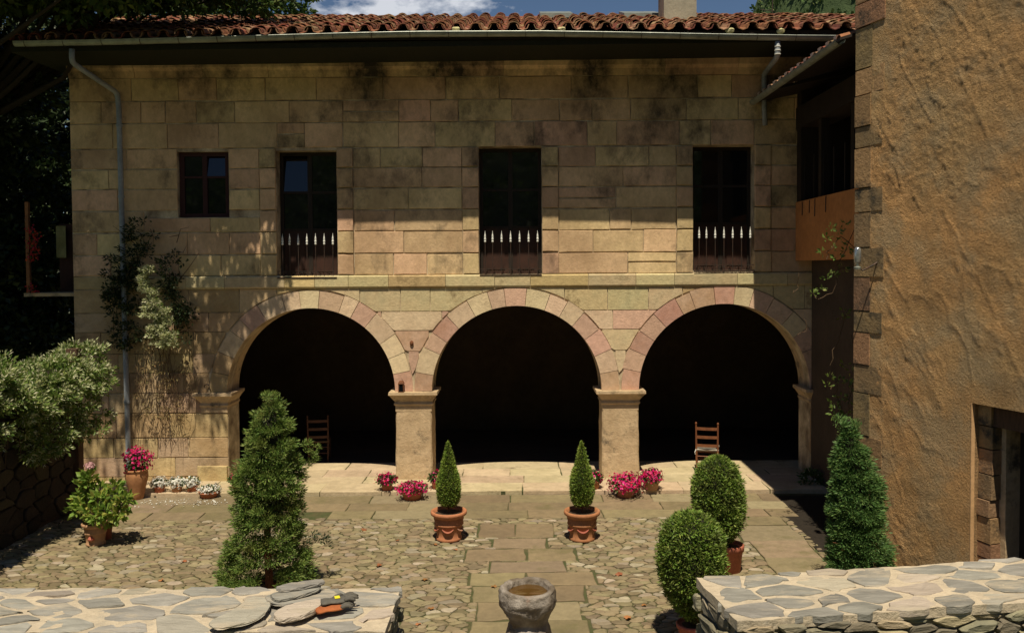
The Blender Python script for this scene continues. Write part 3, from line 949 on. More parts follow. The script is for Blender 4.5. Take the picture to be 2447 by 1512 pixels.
for o in [roof] + list(roof.children):
    me = o.data; n_ = len(me.vertices); co = np.empty(n_ * 3, np.float32); me.vertices.foreach_get('co', co); co = co.reshape(-1, 3)
    wx = co[:, 0] + WO[o][0]; wy = co[:, 1] + WO[o][1]
    co[:, 2] += -.17 * np.clip((-2.2 - wx) / 7.5, 0, 1.1) * np.clip((19.5 - wy) / 4, 0, 1) - .03 * np.clip((wx - 1) / 5, 0, 1)
    me.vertices.foreach_set('co', co.ravel()); me.update()
# gutter: half round, sagging
gpts_px = [(36, 112), (250, 108), (500, 102), (640, 98), (850, 92), (1000, 89), (1300, 88), (1500, 91), (1700, 95), (1900, 98), (2016, 99)]
gp = [on_y(a, b - 3, EAVE_Y - .07) for a, b in gpts_px]
gx = np.linspace(gp[0][0], gp[-1][0], 70)
gz = np.interp(gx, [p[0] for p in gp], [p[2] for p in gp])
gr = .075
V = []; seg = 8
for x, z in zip(gx, gz):
    for rr in (gr, gr - .006):
        for k in range(seg + 1):
            a = math.pi + math.pi * k / seg
            V.append((x, EAVE_Y - .07 + rr * math.cos(a), z + .05 + rr * math.sin(a)))
n = seg + 1; Fq = []
for i in range(len(gx) - 1):
    a, b = i * 2 * n, (i + 1) * 2 * n
    for k in range(seg): Fq += [(a + k, b + k, b + k + 1, a + k + 1), (a + n + k, a + n + k + 1, b + n + k + 1, b + n + k)]
    Fq += [(a, a + n, b + n, b), (a + seg, b + seg, b + n + seg, a + n + seg)]
gut = obj('gutter', V, Fq, m_gutter, house)
obj('gutter_bead', *tube([(x, EAVE_Y - .07 - gr, z + .055) for x, z in zip(gx, gz)], .010, 6), m_gutter, gut)
for x in np.arange(gp[0][0] + .2, gp[-1][0], .7):
    z = np.interp(x, gx, gz) + .05; br = MB()
    br.add(*tube([(x, EAVE_Y - .07 + (gr + .006) * math.cos(a), z + (gr + .006) * math.sin(a)) for a in np.linspace(math.pi * .93, 2 * math.pi, 8)] + [(x, EAVE_Y + .06, z + .05)], .006, 4))
    br.build('gutter_bracket', m_iron, gut)
# drainpipes
def pipe(pts, name='drainpipe', mat=m_pipe, r=.05):
    pts = [np.array(p) for p in pts]; out = [pts[0]]
    for i in range(1, len(pts) - 1):
        a = pts[i] + (pts[i - 1] - pts[i]) / np.linalg.norm(pts[i - 1] - pts[i]) * .08
        b = pts[i] + (pts[i + 1] - pts[i]) / np.linalg.norm(pts[i + 1] - pts[i]) * .08
        out += [a, (a + b + 2 * pts[i]) / 4, b]
    out.append(pts[-1])
    return obj(name, *tube(out, r, 12), mat, house, smooth=True)
pl = [on_y(172, 118, EAVE_Y - .05), on_y(172, 150, EAVE_Y - .05), on_y(280, 222, YF - .10), on_y(284, 260, YF - .10), on_y(296, 700, YF - .10), on_y(307, 1085, YF - .10), on_y(307, 1160, YF - .1)]
dp = pipe(pl)
for py in (300, 470, 640, 800, 960, 1080):
    px = np.interp(py, (260, 700, 1085), (284, 296, 307)); p = on_y(px, py, YF - .10)
    obj('pipe_collar', *tube([(p[0], p[1], p[2] - .025), (p[0], p[1], p[2] + .025)], .062, 12), m_pipe, dp)
pl = [on_y(1858, 100, EAVE_Y - .05), on_y(1858, 135, EAVE_Y - .05), on_y(1826, 178, YF - .12), on_y(1826, 240, YF - .12), on_y(1828, 300, YF - .12)]
dp2 = pipe(pl)
for k in range(3):
    p = on_y(1858, 112 + k * 9, EAVE_Y - .05)
    obj('pipe_ring', *tube([(p[0], p[1], p[2] - .008), (p[0], p[1], p[2] + .008)], .058, 12), m_white, dp2)
# chimney
cy = 17.9; cx = on_y(1619, 50, cy)[0]
ch = MB(); ch.box(cx - .34, cx + .34, cy - .3, cy + .4, roof_z(cy) - .3, roof_z(cy) + 1.9)
cho = ch.build('chimney', m_concrete, house)
obj('chimney_cap', *box(cx - .42, cx + .42, cy - .38, cy + .48, roof_z(cy) + 1.903, roof_z(cy) + 2.0), m_concrete, cho)

# side gallery on the left end of the house
gal = root('side_gallery', (-9.9, 17.4, 3.8), 'shaded timber gallery jutting from the left end of the house', 'gallery')
gz0 = on_y(70, 700, 17.6)[2]; gxl = on_y(68, 600, 17.6)[0]
obj('post', *box(gxl, gxl + .07, 17.5, 17.57, gz0, gz0 + 1.9), surf('orange_timber', (.30, .13, .05), (.2, .09, .04), sc=6, bump=.002, bsc=50), gal)
obj('floor', *box(gxl - .03, XL - .02, 17.45, 19.5, gz0 - .07, gz0), m_pier, gal)
obj('rear_wall', *box(gxl + .1, XL - .02, 18.6, 18.7, gz0, gz0 + 1.5), surf('dull_brown_board', (.09, .04, .03), (.06, .03, .022), sc=3, bump=.003, bsc=30), gal)
obj('curtain', *box(on_y(135, 560, 18.5)[0], on_y(158, 560, 18.5)[0], 18.48, 18.5, gz0 + .75, gz0 + 1.45), surf('olive_cloth', (.35, .33, .16), (.22, .2, .08), sc=4, bump=.01, bsc=20), gal)

# ================================================================== RIGHT WING
wing = root('side_wing', (6.2, 14, 0), 'dark side wing with orange plaster band under an open gallery, right of the arches', 'building')
EX, WX, LX = 4.80, fx(1899), fx(1938)
zb0, zb1 = fz(627), fz(489)
w_low = obj('lower_wall', *box(LX, LX + .5, 11.5, YF - .04, -.2, zb0 - .004), m_dark_in, wing)
obj('orange_wall', *box(WX, WX + .6, 11.6, YF - .04, zb0, zb1), m_orange, wing)
obj('gallery_back', *box(WX + 1.3, WX + 1.4, 11.0, YF - .04, zb1 - .3, 9.4), m_darkwood, wing)
obj('gallery_end', *box(WX + .02, WX + 1.3, YF - .3, YF - .05, zb1, 8.2), m_darkwood, wing)
obj('gallery_ceiling', *box(WX + .51, WX + 1.29, 11.6, YF - .31, 7.3, 7.4), m_darkwood, wing)
obj('gallery_header', *box(WX, WX + .5, 11.6, YF - .04, 7.0, 7.42), m_darkwood, wing)
for yy in (12.2, 13.9, 15.4): obj('gallery_post', *box(WX + .05, WX + .2, yy, yy + .14, zb1, 7.0), m_darkwood, wing)
for k in range(9):
    yy = 12.4 + k * .5
    obj('baluster', *tube([(WX + .1, yy, zb1), (WX + .1, yy, zb1 + .85)], .014, 5), m_darkwood, wing)
for k, (px, ln) in enumerate(((1918, .28), (1935, .26), (1948, .34), (1974, .30))):   # dark streaks: thin rods hung on the orange wall
    t = (WX / ((px - 1240) / 2000.)); p = (WX - .012, min(t, 16.5), 0)
    obj('streak_rod', *tube([(WX - .012, p[1], zb1 - .02), (WX - .012, p[1] + .01, zb1 - ln)], .008, 5), m_iron, wing)
EZ = on_y(1830, 252, YF)[2]
E2 = EX - .165
V = [(E2, 12.12, EZ + .09), (E2, 15.4, EZ + .09), (9.5, 15.4, EZ + .06 + (9.5 - EX) * .3), (9.5, 12.12, EZ + .06 + (9.5 - EX) * .3),
     (E2, 12.12, EZ + .05), (E2, 15.4, EZ + .05), (9.5, 15.4, EZ + (9.5 - EX) * .3), (9.5, 12.12, EZ + (9.5 - EX) * .3)]
wroof = obj('wing_roof', V, [(0, 3, 2, 1), (4, 5, 6, 7), (0, 1, 5, 4), (1, 2, 6, 5), (2, 3, 7, 6), (3, 0, 4, 7)], m_darkwood, wing)
V = [(E2, 15.404, EZ + .08), (E2, YF - .03, EZ + .08), (6.0, YF - .03, EZ + .36), (6.0, 15.404, EZ + .36)]
V = V + [(a, b, c - .05) for a, b, c in V]
obj('wing_roof_end', V, [(0, 3, 2, 1), (4, 5, 6, 7), (0, 1, 5, 4), (1, 2, 6, 5), (2, 3, 7, 6), (3, 0, 4, 7)], m_darkwood, wing)
for k in range(16):
    yy = 12.3 + k * .33
    if yy > 16.5: break
    for r in range(3 if yy < 15.2 else 1):
        a = [math.pi * q / 6 for q in range(7)]; V = []
        for xx, rr in ((EX - .12 + r * .33, .11), (EX + .3 + r * .33, .095)):
            for th in (0, .014):
                for q in a: V.append((xx, yy + (rr - th) * math.cos(q), EZ + .10 + (xx - EX) * .3 + (rr - th) * math.sin(q)))
        n = 7; Fq = []
        for q in range(6): Fq += [(q, 2 * n + q, 2 * n + q + 1, q + 1), (n + q, n + q + 1, 3 * n + q + 1, 3 * n + q), (q, q + 1, n + q + 1, n + q)]
        obj('wing_tile', V, Fq, m_tile, wroof)
    # pale mortar fillet between two tiles at the eave
    y0 = yy + .165
    P = [(y0 - .02, EZ + .075), (y0 + .02, EZ + .075), (y0 + .062, EZ + .20), (y0 - .062, EZ + .20)]
    obj('mortar_fillet', *prism(P, EX - .06, EX - .11, 0, axis='x'), surf('pink_mortar', (.60, .42, .34), (.5, .36, .28), sc=9, bump=.004, bsc=50) if k == 0 else bpy.data.materials['pink_mortar'], wroof)
V = []
for yy in np.linspace(12.12, YF - .1, 12):
    for rr in (.075, .069):
        for k in range(9):
            a = math.pi + math.pi * k / 8
            V.append((EX - .16 + rr * math.cos(a), yy, EZ + .06 + rr * math.sin(a)))
n = 9; Fq = []
for i in range(11):
    a, b = i * 18, i * 18 + 18
    for k in range(8): Fq += [(a + k, a + k + 1, b + k + 1, b + k), (a + n + k, b + n + k, b + n + k + 1, a + n + k + 1)]
    Fq += [(a, b, b + n, a + n)]
obj('wing_gutter', V, Fq, m_gutter, wroof)

# ================================================================== TOWER (rendered building, right)
TY0, TX0 = 12.0, 0
TX0 = on_y(2051, 640, TY0)[0]
tdir = Vector((.3235, -1, 0)).normalized()          # along the wall towards the camera
tn = Vector((-1, -.3235, 0)).normalized()           # outward
tower = root('rendered_building', (TX0 + .5, TY0 - 1.5, 0), 'tall building in thick ochre roughcast plaster filling the right of the courtyard', 'building')
def tw(u, z, o=0.): return np.array((TX0 + tdir.x * u + tn.x * o, TY0 + tdir.y * u + tn.y * o, z))
def u_at(px):     # wall coordinate under a column of the picture
    r = ray(px, 900); k = r.x / r.y
    return (k * TY0 - TX0) / (tdir.x - k * tdir.y)
U_Q, U_D0, U_D1 = u_at(2082), u_at(2331), u_at(2331) + 1.25
r_ = ray(2340, 962); yd = tw(U_D0, 0)[1]; Z_LINT = EYE + r_.z / r_.y * yd
TH = 10.0
def SM(P):
    # trowelled smooth round the doorway
    dx_ = np.maximum(U_D0 - .30 - P[:, 0], 0); dz_ = np.maximum(P[:, 1] - Z_LINT - .12, 0)
    d = np.hypot(dx_, dz_) + .10 * fbm(P, 2.5, 3, 77)
    return np.clip(d / .35, .10, 1)
def wallpatch(name, u0, u1, z0, z1, mat, res=.022, amp=1.0, base=.05, smooth_amp=False, ed=(1, 1)):
    nu, nz = int((u1 - u0) / res) + 2, int((z1 - z0) / res) + 2
    U, Z = np.meshgrid(np.linspace(u0, u1, nu), np.linspace(z0, z1, nz))
    P = np.column_stack([U.ravel(), Z.ravel(), np.zeros(U.size)])
    if not smooth_amp:
        big = fbm(P * [1, 1, 1], 1.3, 4, 5)
        # trowel sweeps: stretched ridges
        Q = np.column_stack([P[:, 0] * .8 + P[:, 1] * .45, P[:, 1] * .9 - P[:, 0] * .5, P[:, 2]])
        sw_ = 1 - np.abs(fbm(Q * [3.5, 1.2, 1], 1.0, 4, 11))
        rough = np.clip(fbm(P, 21, 2, 3), -.35, 1) * np.clip(.6 + 1.5 * fbm(P, .9, 2, 21), .12, 1.3)
        h = (big * .008 + np.clip(sw_, .5, 1.) ** 8 * .007 + rough * .0028 + fbm(P, 7, 3, 44) * .0024) * SM(P)
    else: h = fbm(P, 2.0, 3, 9) * .004
    e = np.minimum.reduce([(P[:, 0] - u0) / .05 + 9 * (1 - ed[0]), (u1 - P[:, 0]) / .05 + 9 * (1 - ed[1]), np.ones(len(P))]); e = np.clip(e, 0, 1)
    o = base * 1. + h * amp * e
    V = np.array([TX0, TY0, 0]) + np.outer(P[:, 0], np.array(tdir)) + np.outer(o, np.array(tn)); V[:, 2] = P[:, 1]
    i, j = np.meshgrid(np.arange(nu - 1), np.arange(nz - 1)); b = (j * nu + i).ravel()
    Fq = np.column_stack([b, b + 1, b + nu + 1, b + nu])
    return obj(name, V, Fq, mat, tower, smooth=True)
tc = MB()
def tbox(mb, u0, u1, z0, z1, o0, o1):
    V = [tw(u, z, o) for z in (z0, z1) for u, o in ((u0, o0), (u0, o1), (u1, o1), (u1, o0))]
    mb.add(V, BOXF)
tbox(tc, 0, U_D0, -.2, TH, -.6, 0.0)
tbox(tc, U_D0, U_D1, Z_LINT, TH, -.6, 0.0)
tbox(tc, U_D1, 6.5, -.2, TH, -.6, 0.0)
tbox(tc, .0, .6, -.2, TH, -6, -.6)
tbox(tc, 5.9, 6.5, -.2, TH, -6, -.6)
tcore = tc.build('wall_core', m_rubble_m, tower)
wallpatch('roughcast', .28, U_D0, 0, TH, m_rough, res=.019, ed=(1, 0))
wallpatch('roughcast', U_D0 - .001, 6.5, Z_LINT, TH, m_rough, res=.022, ed=(0, 1))
mb = MB(); tbox(mb, U_D0 - .014, U_D0, 0, Z_LINT, -.1, .053); mb.build('render_arris', m_smoothpl, tower)
# door recess: rubble jamb, timber door
zz = 0; k = 0
while zz < Z_LINT - .1:
    h = RNG.uniform(.18, .34); d = RNG.uniform(.0, .03)
    mb = MB(); tbox(mb, U_D0 - .02, U_D0 + .17 + d, zz + .008, min(zz + h, Z_LINT) - .008, -.42, -.03 - d); mb.build('jamb_stone', m_quoin, tower)
    zz += h
mb = MB(); tbox(mb, U_D0 + .0, U_D1, Z_LINT - .26, Z_LINT - .004, -.30, -.08); mb.build('timber_lintel', m_bark, tower)
dm = MB(); tbox(dm, U_D0 + .17, U_D1, -.1, Z_LINT - .26, -.50, -.44); dd = dm.build('door', m_darkwood, tower)
for k in range(6):
    a = U_D0 + .18 + k * .17; mb = MB(); tbox(mb, a, a + .16, 0, Z_LINT - .27, -.44, -.42 + .004 * (k % 2)); mb.build('door_plank', m_darkwood, dd)
mb = MB(); tbox(mb, U_D0 + .17, U_D0 + .26, 0, Z_LINT - .26, -.42, -.20); mb.build('door_post', m_pier, tower)
# quoins: long and short
zz = 0; k = 0
while zz < TH:
    h = RNG.uniform(.26, .42) if k % 2 else RNG.uniform(.42, .62)
    wq = (u_at(2108) if k % 2 else u_at(2080)) + RNG.uniform(-.03, .03)
    mb = MB(); tbox(mb, -.012, wq + .06, zz + .01, zz + h - .01, -.4, .056 + RNG.uniform(-.004, .012))
    mb.build('quoin', m_quoin, tower); zz += h; k += 1
tr = MB(); tbox(tr, -.3, 6.8, TH, TH + .15, -6.5, .12); tr.build('roof_slab', m_tile, tower)

# lamp on the corner
lp = on_y(2049, 612, 11.6)
lamp = root('wall_lamp', lp, 'small glass and chrome wall lamp on the dark corner of the ochre building', 'lamp')
obj('shade', *lathe([(.0, -.13), (.025, -.125), (.045, -.08), (.05, 0), (.048, .08), (.038, .11), (.02, .125), (.0, .13)], lp, 14), surf('chrome_glass', (.42, .45, .47), (.25, .27, .28), sc=14, rough=.12, bump=0, spec=.8, metal=.6), lamp, smooth=True)
obj('bracket', *tube([np.array(lp) + (0, 0, -.12), np.array(lp) + (.06, -.02, -.2), np.array(lp) + (.2, -.06, -.12), np.array(lp) + (.32, -.02, -.05)], .014, 6), m_iron, lamp)
obj('cap', *lathe([(.0, 0), (.045, .0), (.05, .03), (.02, .05), (0, .052)], np.array(lp) + (0, 0, -.185), 10), m_gutter, lamp)

# ================================================================== LEFT GARDEN WALL
gw = root('garden_wall', (-8.1, 11.5, 0), 'dark stone garden wall along the left side under the flowering vine', 'wall')
gwc = obj('wall_core', *box(-8.5, -8.03, 4.0, 15.0, -.2, 2.55), m_dark_in, gw)
gwm = surf('dark_rubble', (.035, .024, .016), (.02, .016, .012), (.045, .034, .02), sc=4, rnd='object', var=.25, bump=.02, bsc=16)  # stone colour darkened to deepen the shade on this wall
n = 0
for P in voronoi(9.0, 15.0, 0.0, 2.55, .42, .26, gap=.02, seed=9, rough=.1):
    V, Fq = prism(P, -8.04, -8.0 + RNG.uniform(0, .03), .014, axis='x')
    obj('rubble_stone', V, Fq, gwm, gw); n += 1
obj('end_post', *box(-8.12, -7.93, 14.95, 15.12, -.1, 2.9), m_bark, gw)

# ================================================================== PARAPETS
PZ = EYE - 2.36
def parapet(name, label, A, dirv, length, nrm, thick, seed, ends, right):
    """A = corner at the gap on the far side; dirv along the wall; nrm from far side to near side"""
    A = np.array(A[:2], float); d = np.array(dirv, float); d /= np.linalg.norm(d); nn = np.array(nrm, float); nn /= np.linalg.norm(nn)
    def W2(uv): return A + np.outer(uv[:, 0], d) + np.outer(uv[:, 1], nn)
    rt = root(name, (*(A + d * length / 2 + nn * thick / 2), 0), label, 'parapet wall')
    q = W2(np.array([(0.03, .03), (length, .03), (length, thick - .03), (.03, thick - .03)]))
    if np.cross(q[1] - q[0], q[2] - q[1]) < 0: q = q[::-1]
    body = obj('wall_core', *prism(q, -.2, PZ - .06), m_rubble_m, rt)
    # mortar bed: a lumpy sheet
    nu, nv = int(length / .04), int(thick / .04)
    U, Vv = np.meshgrid(np.linspace(0.01, length, nu), np.linspace(.01, thick - .01, nv)); uv = np.column_stack([U.ravel(), Vv.ravel()])
    h = PZ - .009 + fbm(np.column_stack([uv, uv[:, :1] * 0]), 6, 4, seed) * .009
    w = W2(uv); Vt = np.column_stack([w, h]); nb = len(Vt)
    i, j = np.meshgrid(np.arange(nu - 1), np.arange(nv - 1)); b = (j * nu + i).ravel()
    Ft = np.column_stack([b, b + 1, b + nu + 1, b + nu]).tolist()
    rim = list(range(0, nu)) + [nu * k + nu - 1 for k in range(1, nv)] + [nu * (nv - 1) + k for k in range(nu - 2, -1, -1)] + [nu * k for k in range(nv - 2, 0, -1)]
    Vb = Vt[rim].copy(); Vb[:, 2] = PZ - .075; m = len(rim)
    Ft += [(rim[k], rim[(k + 1) % m], nb + (k + 1) % m, nb + k) for k in range(m)]
    obj('mortar_bed', np.vstack([Vt, Vb]), Ft, m_slate_m, rt)
    for P in voronoi(-.02, length, -.03, thick + .03, .37, .22, jit=.47, gap=.045, seed=seed, rough=.20, cut=1, var=.12):
        # slab with lumpy top
        c = P.mean(0); rings = [(1.0, -.05), (1.0, -.006), (.97, -.001), (.6, .001), (.25, .001)]
        V = []; k = len(P)
        tilt = RNG.uniform(-.025, .025, 2)
        for s, hz in rings:
            Q = c + (P - c) * s
            zz_ = PZ + hz + (Q - c) @ tilt + (fbm(np.column_stack([Q, Q[:, :1] * 0]), 9, 3, seed + 5) * .005 if hz > -.01 else 0)
            V.append(np.column_stack([W2(Q), zz_]))
        V = np.vstack(V); Fq = []
        for r in range(len(rings) - 1):
            for i_ in range(k): Fq.append((r * k + i_, r * k + (i_ + 1) % k, (r + 1) * k + (i_ + 1) % k, (r + 1) * k + i_))
        Fq.append(tuple((len(rings) - 1) * k + i_ for i_ in range(k)))
        obj('slate', V, Fq, m_slate, rt)
    # rubble faces
    def face(origin, du, outn, L_, seedf, z0=.9):
        for P in voronoi(0, L_, z0, PZ - .045, .24, .085, jit=.45, gap=.014, seed=seedf, rough=.2, cut=1, var=.1):
            pr = RNG.uniform(.0, .05)
            w = np.array(origin)[None, :] + np.outer(P[:, 0], du)
            c = w.mean(0); zc_ = P[:, 1].mean()
            V = []
            for s, o in ((1, -.05), (1, pr), (.8, pr + .012)):
                ww = c + (w - c) * s; zz_ = zc_ + (P[:, 1] - zc_) * s
                ww = ww + np.array(outn) * o + RNG.uniform(-.006, .006, ww.shape)
                V.append(np.column_stack([ww, zz_]))
            k = len(P); Fq = [(r * k + i_, r * k + (i_ + 1) % k, (r + 1) * k + (i_ + 1) % k, (r + 1) * k + i_) for r in range(2) for i_ in range(k)] + [tuple(2 * k + i_ for i_ in range(k))]
            obj('rubble_stone', np.vstack(V), Fq, m_rubble, rt)
    face(A + nn * (thick - .03), d, nn, length, seed + 1, 1.25)
    face(A + d * .03, nn, -d, thick, seed + 2, .2)
    return rt
# left: runs to -x
la = on_z(962, 1399, PZ)
parapet('parapet_wall', 'low wall topped with grey slates, left foreground, carrying loose slates and gloves', la, (-1, .004), 4.3, (0, -1), .77, 31, None, False)
ra = on_z(1660, 1379, PZ); rb_ = on_z(2447, 1331, PZ); rf = on_z(1704, 1482, PZ)
dv = np.array(rb_[:2]) - np.array(ra[:2]); dvn = dv / np.linalg.norm(dv)
parapet('parapet_wall', 'low wall topped with pale grey slates, right foreground beside the round bush', ra, dvn, 3.6, (dvn[1], -dvn[0]), .80, 47, None, True)

# ================================================================== FOLIAGE BUILDERS
def clumps(centers, outdirs, per, rad, leaf, asp, mat, name, parent, seed=0, up=.25, spread=.45, kind=None, flat=.55, label=None):
    rg = np.random.default_rng(seed); n = len(centers)
    C = np.repeat(centers, per, 0); O = np.repeat(outdirs, per, 0)
    R = rg.normal(0, 1, (n * per, 3)); R = unit(R) * (rg.random((n * per, 1)) ** .5) * np.repeat(np.broadcast_to(np.asarray(rad, float).reshape(-1, 1) if np.ndim(rad) else np.full((n, 1), rad), (n, 1)), per, 0)
    R[:, 2] *= flat
    P = C + R
    D = unit(O * .8 + unit(R) * .7 + np.array([0, 0, up]))
    V, T_ = leaves(P, D, leaf, asp, seed=seed, spread=spread)
    return obj(name, V, T_, mat, parent, kind=kind, label=label)
def profile_points(prof, base, n, seed, rx=1., sq=1., lump=.10, lsc=3.):
    """points on a body of revolution given by (z, left radius, right radius)"""
    rg = np.random.default_rng(seed)
    z = np.array([p[0] for p in prof]); l = np.array([p[1] for p in prof]); r = np.array([p[2] for p in prof])
    rad = (l + r) / 2; cdf = np.cumsum((rad[1:] + rad[:-1] + .02) * np.hypot(np.diff(z), np.diff(rad))); cdf = np.insert(cdf, 0, 0); cdf /= cdf[-1]
    zz = np.interp(rg.random(n), cdf, z)
    R = np.interp(zz, z[::1] if z[0] < z[-1] else z[::-1], rad if z[0] < z[-1] else rad[::-1])
    OFF = np.interp(zz, z, (r - l) / 2)
    a = rg.random(n) * 2 * math.pi
    d = np.column_stack([np.cos(a), np.sin(a), np.zeros(n)])
    P0 = np.column_stack([d[:, 0] * R, d[:, 1] * R, zz])
    R2 = R * (1 + lump * fbm(P0 + seed, lsc, 2, seed))
    P = np.column_stack([base[0] + OFF + d[:, 0] * R2, base[1] + d[:, 1] * R2 * sq, base[2] + zz])
    return P, d, R2
def plant_core(prof, base, mat, parent, name='inner_twigs', k=.78):
    V, Fq = lathe([(max((p[1] + p[2]) / 2 * k, .005), p[0]) for p in prof], base, 14, wob=.05)
    for i, p in enumerate(prof): V[i * 14:(i + 1) * 14, 0] += (p[2] - p[1]) / 2
    return obj(name, V, Fq, mat, parent)

def pot_profile(r, h):
    return [(r * .66, 0), (r * .72, .03 * h), (r * .72, .10 * h), (r * .66, .13 * h), (r * .70, .3 * h), (r * .76, .52 * h), (r * .82, .54 * h), (r * .82, .585 * h), (r * .78, .61 * h),
            (r * .84, .74 * h), (r * .80, .77 * h), (r * .84, .80 * h), (r * .90, .83 * h), (r * 1.0, .88 * h), (r * 1.02, .93 * h), (r * 1.0, .985 * h), (r * .95, 1.0 * h), (r * .86, .985 * h), (r * .80, .90 * h), (r * .78, .88 * h)]
def make_pot(base, r, h, parent, fancy=True, mat=None, n=28):
    if fancy: pr = pot_profile(r, h)
    else: pr = [(r * .68, 0), (r * .72, .02 * h), (r * .9, .76 * h), (r * 1.0, .78 * h), (r * 1.02, .97 * h), (r * .98, h), (r * .9, .99 * h), (r * .86, .9 * h)]
    p = obj('pot', *lathe(pr, base, n), mat or m_terra, parent, smooth=False)
    for poly in p.data.polygons: poly.use_smooth = len(poly.vertices) == 4
    obj('soil', *lathe([(0.001, .88 * h), (r * .84, .885 * h), (r * .5, .91 * h), (.001, .92 * h)], base, 14, wob=.03), m_soil, p)
    return p

# ------------------------------------------------------------------ two cone topiaries in large pots
def cone_topiary(px, label, seed):
    b = on_z(px, 1288); s = F / b[1]
    rt = root('potted_topiary', b, label, 'potted topiary', 'cone topiaries either side of the path')
    pot = make_pot(b, .285, .47, rt)
    # swag ornament on the pot front
    for k in range(3):
        a0 = -math.pi / 2 + (k - 1) * 1.15
        pts = [(b[0] + .222 * math.cos(a0 + t), b[1] + .222 * math.sin(a0 + t), b[2] + .17 + .05 * (abs(t) / .42) ** 2) for t in np.linspace(-.42, .42, 9)]
        obj('swag', *tube(pts, [.006, .012, .016, .019, .020, .019, .016, .012, .006], 6), m_terra, pot)
    ztop = EYE - (1058 - 640) / s; z0 = .47
    hh = ztop - z0
    prof = [(z0 + hh * t, r_, r_) for t, r_ in ((.06, .09), (.10, .135), (.2, .165), (.35, .178), (.48, .165), (.6, .125), (.66, .098), (.72, .085), (.84, .05), (.93, .025), (1.0, .004))]
    obj('trunk', *tube([(b[0], b[1], .40), (b[0], b[1], z0 + .3 * hh)], .018, 6), m_bark, rt)
    bb = (b[0], b[1], 0)
    plant_core(prof, bb, m_core, rt, k=.86)
    P, d, R = profile_points(prof, bb, 7500, seed, lump=.06, lsc=9)
    P += np.random.default_rng(seed).normal(0, .006, P.shape)
    V, T_ = leaves(P - d * .012, d + (0, 0, .8), .040, .32, seed=seed, spread=.6)
    obj('foliage', V, T_, m_topiary, rt)
    P, d, R = profile_points([p for p in prof if p[0] < z0 + .2 * hh][:3], bb, 160, seed, lump=.3)
    return rt
cone_topiary(1073, 'cone shaped dwarf conifer in a large swagged terracotta pot, left side of the slab path', 51)
cone_topiary(1391, 'cone shaped dwarf conifer in a large swagged terracotta pot, right side of the slab path', 52)

# ------------------------------------------------------------------ clipped egg bushes
def egg(px, py_base, name, label, prof_px, seed, pot_r, pot_h, potx=None, mat=m_box_g):
    b = on_z(px, py_base); s = F / b[1]
    rt = root(name, b, label, 'potted bush')
    pb = b if potx is None else on_z(potx, py_base)
    make_pot(pb, pot_r, pot_h, rt, fancy=False)
    prof = []
    for py, xl, xr in prof_px[::-1]:
        prof.append((EYE - (py - 640) / s, (px - xl) / s, (xr - px) / s))
    bb = (b[0], b[1], 0)
    obj('trunk', *tube([(pb[0], pb[1], pot_h * .8), ((pb[0] + b[0]) / 2, b[1], (pot_h + prof[0][0]) / 2), (b[0], b[1], prof[0][0] + .3)], .028, 7), m_bark, rt)
    plant_core(prof, bb, m_core, rt, k=.84)
    P, d, R = profile_points(prof, bb, 12500, seed, lump=.07, lsc=6)
    P += np.random.default_rng(seed).normal(0, .010, P.shape)
    V, T_ = leaves(P - d * .02, d * 1.0 + (0, 0, .5), .050, .34, seed=seed, spread=.7)
    obj('foliage', V, T_, mat, rt)
    # loose shoots standing out
    P, d, R = profile_points(prof, bb, 260, seed + 1, lump=.1, lsc=5)
    C = P + d * .015
    clumps(C, d, 9, .035, .05, .28, mat, 'loose_shoots', rt, seed=seed + 2, up=.6)
    return rt
egg(1716, 1365, 'potted_bush', 'tall egg shaped clipped bush in a terracotta pot, the one farther back at right',
    [(1098, 1712, 1720), (1106, 1690, 1740), (1120, 1674, 1754), (1150, 1662, 1768), (1190, 1657, 1774), (1230, 1657, 1777), (1265, 1672, 1768), (1295, 1690, 1750), (1308, 1705, 1735)], 61, .19, .40, potx=1745)
egg(1652, 1532, 'potted_bush', 'round clipped bush, the nearer one touching the end of the right slate topped wall',
    [(1236, 1640, 1665), (1244, 1612, 1690), (1262, 1592, 1712), (1300, 1578, 1727), (1345, 1576, 1730), (1395, 1582, 1728), (1435, 1598, 1712), (1465, 1618, 1698), (1485, 1640, 1675)], 62, .17, .22)

